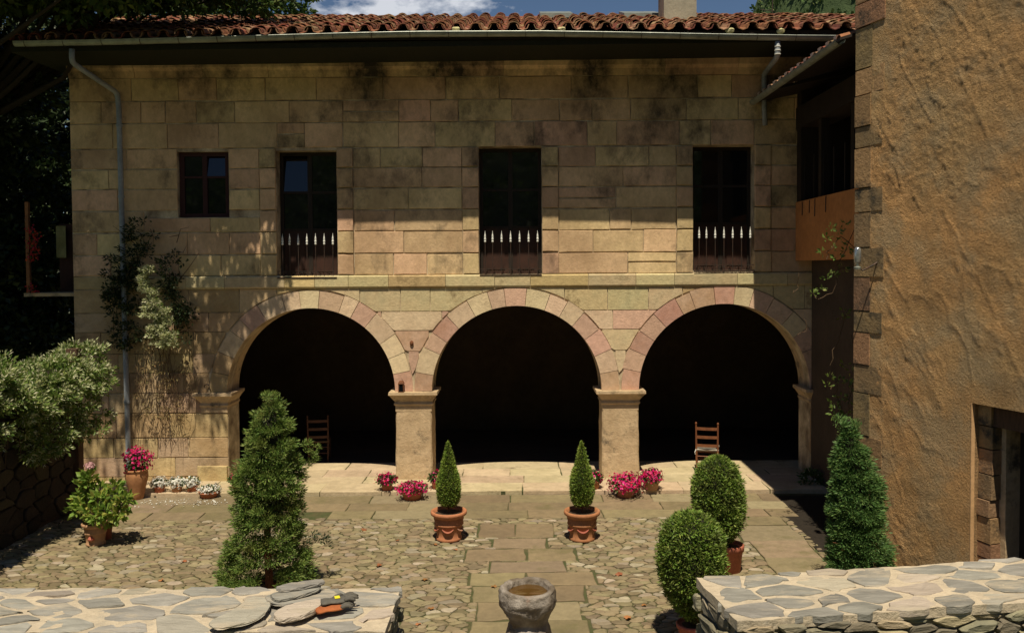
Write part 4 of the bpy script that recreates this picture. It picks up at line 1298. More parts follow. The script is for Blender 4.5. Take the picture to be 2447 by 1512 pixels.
# ------------------------------------------------------------------ tall conifers
def conifer(px, py_base, prof_px, label, mat, seed, nclump=640, per=95, core=.5, gap=None):
    b = on_z(px, py_base); s = F / b[1]
    rt = root('conifer', b, label, 'conifer')
    prof = [(max(EYE - (py - 640) / s, .02), (px - xl) / s * .92, (xr - px) / s * .92) for py, xl, xr in prof_px[::-1]]
    bb = (b[0], b[1], 0)
    top = prof[-1][0]
    obj('trunk', *tube([(b[0] + .03, b[1], -.02), (b[0] + .02, b[1] - .02, .5), (b[0], b[1], top * .55), (b[0] + (prof[-1][2] - prof[-1][1]) / 2, b[1], top * .93)], [.06, .05, .032, .008], 8), m_redbark, rt)
    plant_core([p for p in prof if p[0] > (.75 if gap else 0)], bb, m_core, rt, k=core)
    P, d, R = profile_points(prof, bb, nclump, seed, lump=.16, lsc=4)
    rg = np.random.default_rng(seed)
    keep = np.ones(len(P), bool)
    if gap: keep = ~((P[:, 0] > b[0] + gap[0]) & (P[:, 0] < b[0] + gap[1]) & (P[:, 2] < gap[2]) & (P[:, 1] < b[1]) & (rg.random(len(P)) < .5))
    P, d = P[keep], d[keep]
    P = P - d * (rg.random((len(P), 1)) ** 2 * .16)
    clumps(P, d, per, rg.uniform(.045, .125, len(P)), .055, .22, mat, 'foliage', rt, seed=seed, up=.35, spread=.30, flat=.5)
    # twigs at the foot
    tw_ = MB()
    for k in range(26):
        a = rg.uniform(0, 6.28); l_ = rg.uniform(.15, .42)
        z0 = rg.uniform(.05, .8)
        p0 = np.array((b[0] + .02, b[1] - .02, z0)); p1 = p0 + (math.cos(a) * l_, math.sin(a) * l_, rg.uniform(-.02, .2))
        tw_.tube([p0, (p0 + p1) / 2 + rg.normal(0, .02, 3), p1], [.009, .006, .003], 4)
    tw_.build('branches', m_redbark, rt)
    return rt, b, s
cl, cb, cs = conifer(640, 1432, [(943, 655, 662), (960, 640, 675), (1000, 615, 700), (1050, 592, 714), (1100, 577, 720), (1150, 573, 722), (1200, 562, 725), (1250, 556, 727), (1300, 545, 735), (1350, 531, 744), (1400, 520, 742), (1430, 525, 735)],
        'tall shaggy green conifer standing left of the path with its reddish trunk showing low down', m_conifer, 71, gap=(-.02, .3, .6))
# side sprays of the left conifer
SB = []
for px, py in ((735, 1075), (748, 1085), (757, 1068), (745, 1100), (733, 1110), (752, 1095), (724, 1060), (738, 1058)):
    SB.append(on_y(px, py, cb[1] + .1))
SB = np.array(SB)
clumps(SB, np.tile([[1, 0, .2]], (len(SB), 1)), 60, .055, .05, .2, m_conifer, 'side_branch', cl, seed=5)
SB = np.array([on_y(px, py, cb[1] - .05) for px, py in ((745, 1285), (760, 1292), (772, 1290), (785, 1298), (752, 1275), (778, 1282), (735, 1300))])
clumps(SB, np.tile([[1, 0, 0.]], (len(SB), 1)), 26, .05, .05, .3, m_darktree, 'side_branch', cl, seed=6)
conifer(2045, 1424, [(1008, 2018, 2030), (1030, 2003, 2048), (1060, 1986, 2066), (1100, 1978, 2086), (1150, 1982, 2098), (1200, 1984, 2106), (1250, 1986, 2108), (1300, 1986, 2114), (1350, 1984, 2120), (1420, 1990, 2120)],
        'dark layered conifer against the corner of the ochre plastered building', m_coniferb, 72, nclump=560)

# ------------------------------------------------------------------ flower pots
def flowerpot(px, py, z, label, name, pot_r, pot_h, fl_r, fl_h, nfl, petal, fmat, seed, group=None, fancy=False, cat='flower pot', lean=0., leafm_=m_potleaf, nleaf=420):
    b = on_z(px, py, z)
    rt = root(name, b, label, cat, group)
    make_pot(b, pot_r, pot_h, rt, fancy=fancy, n=18)
    rg = np.random.default_rng(seed)
    c = np.array((b[0] + lean, b[1], b[2] + pot_h + fl_h * .25))
    D = unit(rg.normal(0, 1, (nleaf, 3)) * [1, 1, .8] + [0, 0, .25])
    P = c + D * np.array([fl_r, fl_r, fl_h * .6]) * rg.uniform(.35, .9, (nleaf, 1))
    V, T_ = leaves(P, D, .06, .55, seed=seed)
    obj('leaves', V, T_, leafm_, rt)
    D = unit(rg.normal(0, 1, (nfl, 3)) * [1, 1, .7] + [0, -.1, .45])
    P = c + D * np.array([fl_r, fl_r, fl_h * .75]) * rg.uniform(.75, 1.08, (nfl, 1)) * (1 + .15 * rg.normal(0, 1, (nfl, 1)))
    P[:, 2] = np.maximum(P[:, 2], b[2] + pot_h * .93)
    V, T_ = petals(P, D, petal, seed)
    obj('blossoms', V, T_, fmat, rt)
    return rt
G = 'magenta flower pots along the arcade'
flowerpot(925, 1170, FLOOR_Z, 'small pot of magenta flowers just left of the left pier', 'flower_pot', .12, .15, .20, .17, 170, .05, m_magenta, 81, G)
flowerpot(985, 1192, 0, 'wide shallow terracotta bowl of magenta flowers in front of the left pier', 'flower_pot', .21, .16, .29, .16, 330, .05, m_magenta, 82, G)
flowerpot(1045, 1166, FLOOR_Z, 'pot of magenta flowers half hidden behind the left cone topiary', 'flower_pot', .12, .15, .17, .2, 80, .05, m_magenta, 83, G)
flowerpot(1420, 1166, FLOOR_Z, 'pot of magenta flowers half hidden behind the right cone topiary', 'flower_pot', .12, .15, .17, .2, 80, .05, m_magenta, 84, G)
flowerpot(1495, 1187, 0, 'large mound of magenta flowers in front of the right pier', 'flower_pot', .20, .17, .32, .27, 420, .055, m_magenta, 85, G)
flowerpot(1556, 1168, FLOOR_Z, 'pot of magenta flowers to the right of the right pier, set back on the step', 'flower_pot', .17, .18, .22, .21, 230, .055, m_magenta, 86, G)
flowerpot(565, 1165, FLOOR_Z, 'small magenta flower pot by the left jamb, beside the tall conifer', 'flower_pot', .10, .13, .14, .14, 60, .05, m_magenta, 87, G)
G2 = 'white flower pots at the foot of the wall'
flowerpot(381, 1184, 0, 'leftmost terracotta pot of white flowers under the wall', 'flower_pot', .105, .19, .165, .16, 210, .045, m_whitefl, 91, G2, nleaf=110)
flowerpot(423, 1183, 0, 'second from left of the white flower pots under the wall', 'flower_pot', .105, .19, .165, .16, 210, .045, m_whitefl, 92, G2, nleaf=110)
flowerpot(459, 1182, 0, 'third from left of the white flower pots under the wall', 'flower_pot', .105, .19, .165, .16, 190, .045, m_whitefl, 93, G2, nleaf=110)
flowerpot(500, 1188, 0, 'widest and lowest white flower pot, at the right end of its row', 'flower_pot', .19, .12, .21, .12, 160, .045, m_whitefl, 94, G2, nleaf=110)
# fallen white petals
rg = np.random.default_rng(5)
P = np.column_stack([rg.uniform(-7.0, -5.4, 170), rg.normal(15.33, .12, 170), np.full(170, .02)])
V, T_ = petals(P, np.tile([[0, 0, 1.]], (170, 1)), .028, 3)
pp = obj('fallen_petals', V, T_, m_whitefl, kind='stuff'); pp['label'] = 'fallen white petals strewn before the white flower pots'; pp['category'] = 'petals'
# tall urn
b = on_z(328, 1192)
urn = root('urn_planter', b, 'tall tapered terracotta urn with magenta flowers beside the drainpipe', 'urn planter')
obj('urn', *lathe([(.10, 0), (.115, .02), (.13, .1), (.17, .28), (.205, .42), (.20, .50), (.19, .53), (.21, .55), (.205, .58), (.17, .57), (.16, .5)], b, 24), surf('ochre_terracotta', (.45, .22, .10), (.38, .18, .08), sc=5, bump=.003, bsc=30), urn, smooth=True)
rg = np.random.default_rng(77); c = np.array(b) + (.02, 0, .72)
D = unit(rg.normal(0, 1, (420, 3)) + [0, 0, .3]); P = c + D * [.22, .2, .2] * rg.uniform(.3, .95, (420, 1))
V, T_ = leaves(P, D, .07, .5, seed=7); obj('leaves', V, T_, m_potleaf, urn)
D = unit(rg.normal(0, 1, (270, 3)) + [0.1, -.1, .3]); P = c + D * [.29, .24, .26] * rg.uniform(.7, 1.15, (270, 1))
V, T_ = petals(P, D, .06, 9); obj('blossoms', V, T_, m_magenta, urn)
# hydrangea
b = on_z(229, 1300)
hy = root('potted_hydrangea', b, 'leafy hydrangea with one pink flower head in a terracotta pot, left of the courtyard', 'potted hydrangea')
hp = make_pot(b, .20, .36, hy)
obj('ornament', *lathe([(.001, 0), (.05, .01), (.055, .03), (.03, .07), (.001, .08)], (b[0], b[1] - .135, .1), 8), m_terra, hp)
rg = np.random.default_rng(31)
cent = np.array([on_y(px, py, b[1] + dy) for px, py, dy in ((205, 1200, 0), (235, 1190, -.1), (270, 1185, 0), (290, 1205, .1), (185, 1215, -.05), (215, 1225, -.15), (250, 1220, -.2), (285, 1225, -.1), (275, 1165, .1),
        (215, 1165, .05), (212, 1140, 0), (208, 1180, .15), (300, 1190, -.05), (240, 1170, .1), (230, 1235, -.2), (195, 1190, .15), (262, 1240, 0), (205, 1150, -.02))])
out = unit(cent - (b[0], b[1], .5))
C = np.repeat(cent, 50, 0); Rn = unit(rg.normal(0, 1, C.shape)); P = C + Rn * rg.uniform(.02, .11, (len(C), 1))
V, T_ = leaves(P, Rn + np.repeat(out, 50, 0) * .5 + [0, 0, .1], .115, .62, seed=31, spread=.3)
obj('leaves', V, T_, m_hyd, hy)
st = MB()
for c in cent: st.tube([(b[0] + rg.normal(0, .04), b[1] + rg.normal(0, .04), .3), (np.array(b) * .4 + c * .6) * [1, 1, .9], c], [.008, .007, .005], 5)
st.build('stems', m_bark, hy)
fc = np.array(on_y(213, 1113, b[1])); D = unit(rg.normal(0, 1, (90, 3)) + [0, 0, .4])
V, T_ = petals(fc + D * .075 * [1, 1, .7], D, .04, 4); obj('flower_head', V, T_, m_pinkfl, hy)
flowerpot(252, 1288, 0, 'small dark pot with wilted growth tucked behind the hydrangea pot', 'flower_pot', .12, .3, .12, .12, 6, .03, m_pinkfl, 33)
# dim plant by the right corner
b = on_z(1942, 1165, 0)
dpn = root('shade_plant', b, 'small white flecked plant in deep shade at the foot of the right wing', 'plant')
rg = np.random.default_rng(41); D = unit(rg.normal(0, 1, (300, 3)) + [0, 0, .4]); P = np.array(b) + [0, 0, .18] + D * [.3, .2, .16] * rg.uniform(.4, 1, (300, 1))
V, T_ = leaves(P, D, .08, .5, seed=41); obj('leaves', V, T_, m_potleaf, dpn)
V, T_ = petals(P[:30] + D[:30] * .04, D[:30], .04, 42); obj('blossoms', V, T_, m_whitefl, dpn)

# ------------------------------------------------------------------ chairs
def chair(px, py, z, h, label, rot, cushion, seed, m_chairwood=m_chairwood):
    b = on_z(px, py, z)
    rt = root('ladderback_chair', (0, 0, 0), label, 'chair')
    w, d, s = .215, .20, h / 1.05
    for sx in (-1, 1):
        obj('rear_leg', *tube([(sx * w * .95, -d, 0), (sx * w, -d, .45 * s), (sx * w * 1.02, -d - .05, 1.0 * s)], [.019, .021, .017], 8), m_chairwood, rt)
        obj('finial', *lathe([(.008, 0), (.02, .015), (.022, .035), (.012, .055), (.001, .06)], (sx * w * 1.02, -d - .05, 1.0 * s), 8), m_chairwood, rt)
        obj('front_leg', *tube([(sx * w, d, 0), (sx * w, d, .47 * s)], .02, 8), m_chairwood, rt)
    for zz_ in (.56, .74, .92):
        V = []
        for t in np.linspace(-1, 1, 7):
            y_ = -d - .05 * (zz_ - .45) / .55 - .02 * (1 - t * t)
            for yo in (-.008, .008):
                for dz in (-.03, .028): V.append((t * w * .98, y_ + yo, zz_ * s + dz))
        Fq = []
        for i in range(6):
            a, b2 = i * 4, i * 4 + 4
            Fq += [(a, b2, b2 + 1, a + 1), (a + 2, a + 3, b2 + 3, b2 + 2), (a + 1, b2 + 1, b2 + 3, a + 3), (a, a + 2, b2 + 2, b2)]
        obj('back_slat', V, Fq, m_chairwood, rt)
    for zz_ in (.16, .3):
        for sx in (-1, 1): obj('stretcher', *tube([(sx * w, -d, zz_ * s), (sx * w, d, zz_ * s)], .011, 6), m_chairwood, rt)
        for sy in (-1, 1): obj('stretcher', *tube([(-w, sy * d, (zz_ + .03) * s), (w, sy * d, (zz_ + .03) * s)], .011, 6), m_chairwood, rt)
    obj('seat', *box(-w - .01, w + .01, -d - .01, d + .02, .435 * s, .46 * s), m_twig, rt)
    if cushion:
        P = [(-w - .02, -d - .02), (0, -d - .01), (w + .02, -d - .02), (w + .01, 0), (w + .03, d + .03), (0, d + .02), (-w - .03, d + .03), (-w - .01, 0)]
        obj('cushion', *prism(P, .462 * s, .49 * s, .01), surf('off_white_cloth', (.5, .47, .4), (.34, .3, .24), sc=14, bump=.004, bsc=50), rt)
        obj('cushion_tie', *tube([(-w, -d - .03, .48 * s), (-w - .03, -d - .05, .42 * s), (-w - .02, -d - .04, .38 * s)], .008, 5), m_white, rt)
    rt.location = b; rt.rotation_euler = (0, 0, rot); return rt
chair(1690, 1122, FLOOR_Z, 1.03, 'ladder back wooden chair with white cushion just inside the right arch', math.radians(-14), True, 1)
chair(763, 1098, FLOOR_Z, 1.03, 'ladder back wooden chair in the dark behind the left arch', math.radians(8), False, 2, surf('shaded_chair_wood', (.07, .028, .016), (.05, .02, .012), sc=9, rough=.6, bump=.001, bsc=80))  # wood darkened so the arcade shade is in its colour

# ------------------------------------------------------------------ lantern, rusty disc, hook
lx = fx(958); lz = Z_SPR + .001
lan = root('lantern', (lx, YF - .1, lz), 'small rusty candle lantern standing on the capital of the left pier', 'lantern')
mb = MB(); mb.box(lx - .055, lx + .055, YF - .15, YF - .04, lz, lz + .012); mb.box(lx - .055, lx + .055, YF - .15, YF - .04, lz + .155, lz + .165)
for sx in (-1, 1):
    for yy in (YF - .145, YF - .05): mb.box(lx + sx * .049 - .005, lx + sx * .049 + .005, yy, yy + .01, lz + .012, lz + .155)
lb = mb.build('frame', surf('rust', (.22, .085, .035), (.12, .05, .025), sc=20, bump=.002, bsc=60), lan)
V, Fq = prism([(lx - .06, YF - .155), (lx + .06, YF - .155), (lx + .06, YF - .035), (lx - .06, YF - .035)], lz + .166, lz + .225, .055, inset=.055)
obj('roof', V, Fq, bpy.data.materials['rust'], lan)
obj('handle', *tube([(lx + .025 * math.cos(a), YF - .095, lz + .225 + .05 * math.sin(a)) for a in np.linspace(0, math.pi, 9)], .004, 5), m_iron, lan)
obj('glass', *box(lx - .04, lx + .04, YF - .138, YF - .134, lz + .014, lz + .153), m_glass, lan)
dx_, dz_ = fx(983), fz(818)
tag(obj('wall_boss', *lathe([(.0, 0), (.035, .004), (.04, .02), (.02, .035), (0, .037)], (dx_, 0, dz_), 14), bpy.data.materials['rust']), 'small round rusty boss fixed to the stone between the left and middle arches', 'wall boss')
o = bpy.data.objects['wall_boss']; o.rotation_euler = (math.radians(90), 0, 0); o.location = (dx_, YF - .014, dz_); o.scale = (1, 1.35, 1)
hx, hz = fx(497), fz(918)
pts = [(hx + .03, YF - .02, hz - .1), (hx + .02, YF - .09, hz - .02)] + [(hx + .05 * math.cos(a) - .02, YF - .1, hz + .05 * math.sin(a)) for a in np.linspace(0, math.pi * 1.1, 9)]
tag(obj('iron_hook', *tube(pts, .011, 6), m_iron), 'curved iron hook above the capital at the left jamb', 'hook')

# ------------------------------------------------------------------ stone basin
by = 8.9; bp = on_y(1262, 1404, by); bx = bp[0]; zr = bp[2] + .02
s = F / by; R0 = 70 / s
bas = root('stone_basin', (bx, by, 0), 'rough round granite basin full of murky water on a waisted pedestal at the bottom centre', 'stone basin')
prof = [(.31, 0.0), (.30, .10), (.27, .22), (.235, zr - .46), (.205, zr - .385), (.225, zr - .33), (.27, zr - .26), (.302, zr - .19), (R0 * 1.01, zr - .12), (R0 * .99, zr - .06), (R0 * .95, zr - .012), (R0 * .88, zr), (R0 * .78, zr - .01), (R0 * .73, zr - .05), (R0 * .70, zr - .11), (R0 * .4, zr - .15), (.01, zr - .16)]
pr2 = []
for i in range(len(prof) - 1):
    for t in (0, .33, .66): pr2.append((prof[i][0] * (1 - t) + prof[i + 1][0] * t, prof[i][1] * (1 - t) + prof[i + 1][1] * t))
pr2.append(prof[-1])
V, Fq = lathe(pr2, (bx, by, 0), 56)
nrm = unit((V - (bx, by, zr * .8)) * [1, 1, .4])
V = V + nrm * (fbm(V, 7, 4, 5) * .022 + fbm(V, 26, 2, 8) * .009)[:, None]
obj('bowl', V, Fq, m_basin, bas, smooth=True)
obj('water', *lathe([(.001, zr - .075), (R0 * .73, zr - .065), (R0 * .73, zr - .069), (.001, zr - .079)], (bx, by, 0), 28), m_water, bas)

# ------------------------------------------------------------------ loose slates and gloves on the left wall
def loose_slate(pxs, z, th, label, rough=.012, tilt=(0, 0), seed=0):
    rg = np.random.default_rng(seed)
    P = np.array([on_z(a, b, z)[:2] for a, b in pxs])
    if np.cross(P[1] - P[0], P[2] - P[1]) > 0: pass
    if np.dot(P[:, 0], np.roll(P[:, 1], -1)) - np.dot(P[:, 1], np.roll(P[:, 0], -1)) < 0: P = P[::-1]
    for _ in range(2):
        Q = np.roll(P, -1, 0); P = np.stack([P * .78 + Q * .22, P * .22 + Q * .78], 1).reshape(-1, 2)
    P = P + rg.normal(0, .003, P.shape)
    c = P.mean(0); V = []; k = len(P); ringz = [(.93, 0), (1.0, .25), (.985, .45), (1.0, .7), (.97, 1.0), (.5, 1.02)]
    for s_, t in ringz:
        Q = c + (P - c) * s_ + rg.normal(0, .0025, P.shape)
        V.append(np.column_stack([Q, z + th * t + (Q - c) @ np.array(tilt) + rg.normal(0, .0015, len(Q))]))
    Fq = [(r * k + i, r * k + (i + 1) % k, (r + 1) * k + (i + 1) % k, (r + 1) * k + i) for r in range(len(ringz) - 1) for i in range(k)]
    Fq += [tuple((len(ringz) - 1) * k + i for i in range(k)), tuple(reversed(range(k)))]
    o = obj('loose_slate', np.vstack(V), Fq, m_slate)
    return tag(o, label, 'slate', 'loose slates on the left wall')
b0 = PZ + .024
loose_slate([(490, 1494), (560, 1462), (600, 1428), (650, 1436), (645, 1462), (605, 1492), (520, 1508)], b0, .022, 'broad flat slate leaning out over the front edge of the left wall', seed=1)
loose_slate([(630, 1432), (690, 1420), (790, 1415), (812, 1428), (790, 1446), (700, 1452), (640, 1448)], b0 + .001, .03, 'broad dark slate at the bottom of the loose pile', seed=2)
loose_slate([(655, 1470), (700, 1452), (765, 1438), (778, 1450), (735, 1478), (680, 1492), (655, 1486)], b0 + .001, .035, 'thick slate lying in front of the pile beside the gloves', seed=3)
loose_slate([(640, 1424), (700, 1416), (765, 1404), (770, 1414), (720, 1430), (660, 1440)], b0 + .034, .028, 'long narrow slate second from the top of the pile', seed=4, tilt=(.03, .0))
loose_slate([(655, 1404), (720, 1394), (775, 1390), (778, 1400), (720, 1410), (665, 1414)], b0 + .066, .022, 'topmost thin slate of the loose pile', seed=5, tilt=(.04, 0))
# gloves
gc = on_z(800, 1458, b0)
def glove(loc, rot, matp, matf, label, scale=1.0, seed=0, patch=True):
    rt = root('work_glove', (0, 0, 0), label, 'work glove')
    # palm: a soft closed lump with cuff; fingers as tapering bent tubes rooted in it
    V, Fq = lathe([(.001, -.115), (.040, -.11), (.044, -.09), (.036, -.055), (.045, -.02), (.047, .02), (.040, .045), (.001, .052)], (0, 0, 0), 16, wob=.05, seed=seed)
    V = V[:, [0, 2, 1]] * [1, 1, .36]; V[:, 2] += .017
    Fq = [tuple(reversed(f)) for f in Fq]
    obj('palm', V, Fq, matp, rt, smooth=True)
    for k, (x, l_, c) in enumerate(((-.035, .075, -.30), (-.012, .092, -.08), (.012, .088, .12), (.036, .068, .36))):
        p0 = np.array((x * .9, .03, .018)); pts = [p0]
        for q in range(1, 6): pts.append(p0 + np.array((math.sin(c) * l_ * q / 5, math.cos(c) * l_ * q / 5, .014 * math.sin(q / 5 * 3.0))))
        obj('finger', *tube(pts, [.012, .0125, .012, .0115, .0105, .006], 8), matf, rt, smooth=True)
    pts = [np.array((-.035, -.03, .016)), np.array((-.056, -.008, .02)), np.array((-.070, .018, .02)), np.array((-.074, .036, .014))]
    obj('thumb', *tube(pts, [.013, .0135, .012, .006], 8), matf, rt, smooth=True)
    if patch: obj('patch', *box(-.022, .020, -.028, .004, .0345, .037), m_yel, rt)
    rt.location = loc; rt.rotation_euler = (0, 0, rot); rt.scale = (scale,) * 3
    return rt
glove((gc[0] + .0, gc[1] + .0, b0 + .002), math.radians(-62), m_glove_o, m_glove_g, 'orange and grey work glove lying palm up beside the loose slates', 1.15, 1, False)
glove((gc[0] + .02, gc[1] + .05, b0 + .036), math.radians(-70), m_glove_g, m_glove_g, 'dark grey work glove with yellow patch lying on the orange one', 1.1, 2, True)

# ------------------------------------------------------------------ fallen leaves
leaf_spots = [(1088, 1312, 'beside the centre path'), (1640, 1405, 'between the basin and the nearer round bush'), (950, 1290, 'well left of the left cone topiary pot'), (1040, 1300, 'just below the left cone topiary pot'), (1030, 1452, 'right of the left wall corner'), (1540, 1445, 'right of the path, level with the basin foot'), (1480, 1372, 'right of the stone basin'),
              (1180, 1400, 'left of the stone basin'), (385, 1385, 'left of the shaggy conifer, near the wall'), (1500, 1475, 'low right of the basin'), (1015, 1385, 'behind the end of the left wall'), (870, 1265, 'at the paving edge right of the shaggy conifer'), (1000, 1490, 'at the bottom edge left of the basin'), (440, 1340, 'between the hydrangea pot and the shaggy conifer'), (905, 1350, 'between the shaggy conifer and the centre path')]
first = None
for i, (px, py, wh) in enumerate(leaf_spots):
    p = on_z(px, py, .02)
    if first is None:
        ou = []
        for k in range(15):
            a = 2 * math.pi * k / 15; r = .06 if k % 3 == 0 else (.035 if k % 3 == 1 else .042)
            ou.append((r * math.cos(a), r * math.sin(a), .006 + .012 * math.sin(a * 2.5)))
        V = np.array([(0, 0, .004)] + ou); Fq = [(0, 1 + k, 1 + (k + 1) % 15) for k in range(15)]
        o = obj('fallen_leaf', V, Fq, m_leaffall, origin=(0, 0, 0)); first = o
    else: o = first.copy(); COL.objects.link(o)
    o.location = p; o.rotation_euler = (random.uniform(-.2, .2), random.uniform(-.2, .2), random.uniform(0, 6))
    sc_ = random.uniform(.65, 1.1); o.scale = (sc_,) * 3
    tag(o, 'dry orange leaf fallen on the cobbles ' + wh if wh else 'dry orange leaf fallen on the courtyard stones', 'leaf', 'fallen orange leaves')

# ------------------------------------------------------------------ vines
vn = root('flowering_vine', (-8.2, 12, 2.5), 'big cream flowering vine heaped over the dark garden wall at left', 'vine')
rg = np.random.default_rng(13)
def vine_mass(n, per, x, ysp, z, ysc, seed, rad=.14, leaf=.085):
    rg = np.random.default_rng(seed)
    C = np.column_stack([rg.normal(x[0], x[1], n), rg.uniform(*ysp, n), rg.normal(z[0], z[1], n)])
    return C
C = []
for k in range(560):
    yy = rg.uniform(8.5, 15.4)
    topz = 2.75 + .18 * math.sin(yy * 1.7) + .12 * math.sin(yy * 4.1)
    a = rg.uniform(-.2, 1.25) * math.pi / 2
    xx = -8.25 + .62 * math.cos(a) * rg.uniform(.7, 1.05) + .05; zz = topz - .45 + .52 * math.sin(a) * rg.uniform(.7, 1.05)
    if rg.random() < .35: xx = -7.75 + rg.normal(0, .12); zz = topz - rg.uniform(.3, 1.3)
    C.append((xx, yy, zz))
C = np.array(C); Od = unit(C - np.column_stack([np.full(len(C), -8.3), C[:, 1] + .15, np.full(len(C), 2.2)]))
clumps(C, Od, 46, rg.uniform(.08, .17, len(C)), .085, .42, m_vine, 'leaves', vn, seed=14, up=.1, spread=.5, flat=.7)
sel = rg.random(len(C)) < .8
clumps(C[sel] + Od[sel] * .07 + [0, 0, .03], Od[sel], 26, .11, .06, .35, m_cream, 'blossoms', vn, seed=15, up=.3, spread=.6, flat=.6)
hang = MB()
for k in range(40):
    yy = rg.uniform(9, 15); x0 = -7.7 + rg.normal(0, .08); z0 = rg.uniform(1.7, 2.3)
    hang.tube([(x0, yy, z0), (x0 + .02, yy, z0 - .3), (x0 + rg.normal(0, .05), yy + rg.normal(0, .05), z0 - rg.uniform(.4, .9))], [.006, .005, .002], 4)
hang.build('stems', m_twig, vn)

# vine on the facade round the drainpipe
fv = root('climbing_vine', (fx(370), YF - .15, 0), 'white flowering climber hanging on the stone facade beside the left drainpipe', 'vine')
spots_fl = [(360, 650, 18), (350, 680, 22), (365, 700, 24), (355, 720, 22), (375, 730, 24), (388, 745, 22), (370, 760, 26), (365, 785, 24), (385, 790, 24), (400, 775, 20), (372, 810, 20), (392, 815, 18), (410, 805, 14), (415, 822, 10), (352, 740, 16), (398, 755, 14), (345, 665, 10), (380, 770, 20)]
spots_dk = [(300, 640), (290, 660), (320, 620), (285, 690), (270, 720), (310, 700), (330, 660), (410, 700), (425, 720), (438, 750), (420, 740), (400, 690), (440, 780), (430, 760), (300, 730), (280, 760), (310, 780), (275, 790), (450, 745), (320, 740), (285, 815), (265, 700), (300, 600), (340, 610), (310, 560), (330, 540), (395, 650), (415, 670), (350, 590), (300, 830), (330, 810), (420, 620), (262, 660), (275, 640), (270, 690), (290, 700), (300, 665)]
Cf = np.array([on_y(a + rg.normal(0, 5), b + rg.normal(0, 8), YF - .30 + rg.normal(0, .05)) for a, b, w in spots_fl for _ in range(4)])
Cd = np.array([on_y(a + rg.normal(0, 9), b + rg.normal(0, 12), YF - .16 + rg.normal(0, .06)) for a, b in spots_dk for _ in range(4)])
O_ = np.tile([[0., -1, .1]], (len(Cf), 1))
clumps(Cf, O_, 16, .08, .07, .42, m_vine, 'leaves', fv, seed=21)
clumps(Cf + [0, -.07, 0], O_, 46, .085, .06, .4, m_cream, 'blossoms', fv, seed=22)
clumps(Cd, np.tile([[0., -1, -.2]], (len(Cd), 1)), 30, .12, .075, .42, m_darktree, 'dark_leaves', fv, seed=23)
tws = MB()
for k in range(62):
    px = rg.uniform(322, 455); py0 = rg.uniform(810, 960); ln = rg.uniform(40, 210)
    if px > 430: ln *= .6
    p0 = np.array(on_y(px, py0, YF - .10 - rg.uniform(0, .12))); L_ = ln / 119.76
    pts = [p0]; dxx = rg.normal(0, .035)
    for q in range(1, 6): pts.append(pts[-1] + (dxx + rg.normal(0, .035), rg.normal(0, .006), -L_ / 5))
    tws.tube(pts, [.006, .0055, .005, .004, .003, .002], 4)
for k in range(50):
    px = rg.uniform(300, 440); py = rg.uniform(540, 820)
    p0 = np.array(on_y(px, py, YF - .10)); p1 = p0 + (rg.normal(0, .25), rg.uniform(-.1, 0), rg.normal(0, .25))
    tws.tube([p0, (p0 + p1) / 2 + rg.normal(0, .05, 3) * [1, .3, 1], p1], [.008, .006, .003], 4)
tws.build('dry_twigs', m_twig, fv)
Cw = np.array([on_y(rg.uniform(325, 450), rg.uniform(830, 1000), YF - .14 - rg.uniform(0, .1)) for _ in range(60)])
clumps(Cw, np.tile([[0., -.3, -1]], (len(Cw), 1)), 16, .07, .06, .22, surf('withered_leaf', (.20, .13, .05), (.14, .10, .04), (.22, .19, .08), sc=6, rnd='island', bump=0), 'withered_leaves', fv, seed=24, up=-.6)

# thin creeper on the right wing
cv = root('climbing_vine', (5.2, 13, 0), 'sparse creeper with long bare stems climbing the dark corner at right', 'vine')
cr = MB()
stems = [[(2050, 600), (2010, 560), (1985, 590), (1975, 620)], [(2045, 640), (2005, 640), (1990, 700), (1950, 715), (1942, 700)], [(2020, 1000), (2000, 940), (2010, 900), (1985, 930)], [(1905, 650), (1908, 690), (1896, 700)],
         [(1985, 870), (2000, 820), (2020, 750)], [(2020, 1030), (2030, 960), (2040, 880), (2035, 800)], [(1920, 760), (1925, 790), (1905, 800)], [(2045, 540), (2020, 600), (1995, 640)]]
for s_ in stems:
    ps = [np.array(on_y(a, b, 12.9)) for a, b in s_]
    out_ = []
    for i in range(len(ps) - 1):
        for t in (0, .33, .66): out_.append(ps[i] * (1 - t) + ps[i + 1] * t + rg.normal(0, .015, 3))
    out_.append(ps[-1]); cr.tube(out_, .006, 4)
cr.build('stems', m_twig, cv)
sp = [(1985, 545), (2005, 550), (2020, 535), (1975, 570), (1990, 590), (2010, 575), (2025, 600), (1965, 600), (2000, 615), (2015, 640), (1990, 655), (1960, 690), (1942, 700), (1975, 665), (2018, 745), (2012, 760), (1982, 900), (1978, 920), (2000, 905), (2025, 915), (2030, 930),
      (2010, 945), (1995, 960), (2030, 955), (2000, 975), (2020, 985), (1990, 990), (2035, 990), (2005, 1000), (2015, 870), (2033, 885)]
C = np.array([on_y(a, b, 12.9) for a, b in sp])
clumps(C, np.tile([[-.3, -1, .2]], (len(C), 1)), 9, .07, .075, .5, m_vine, 'leaves', cv, seed=26)

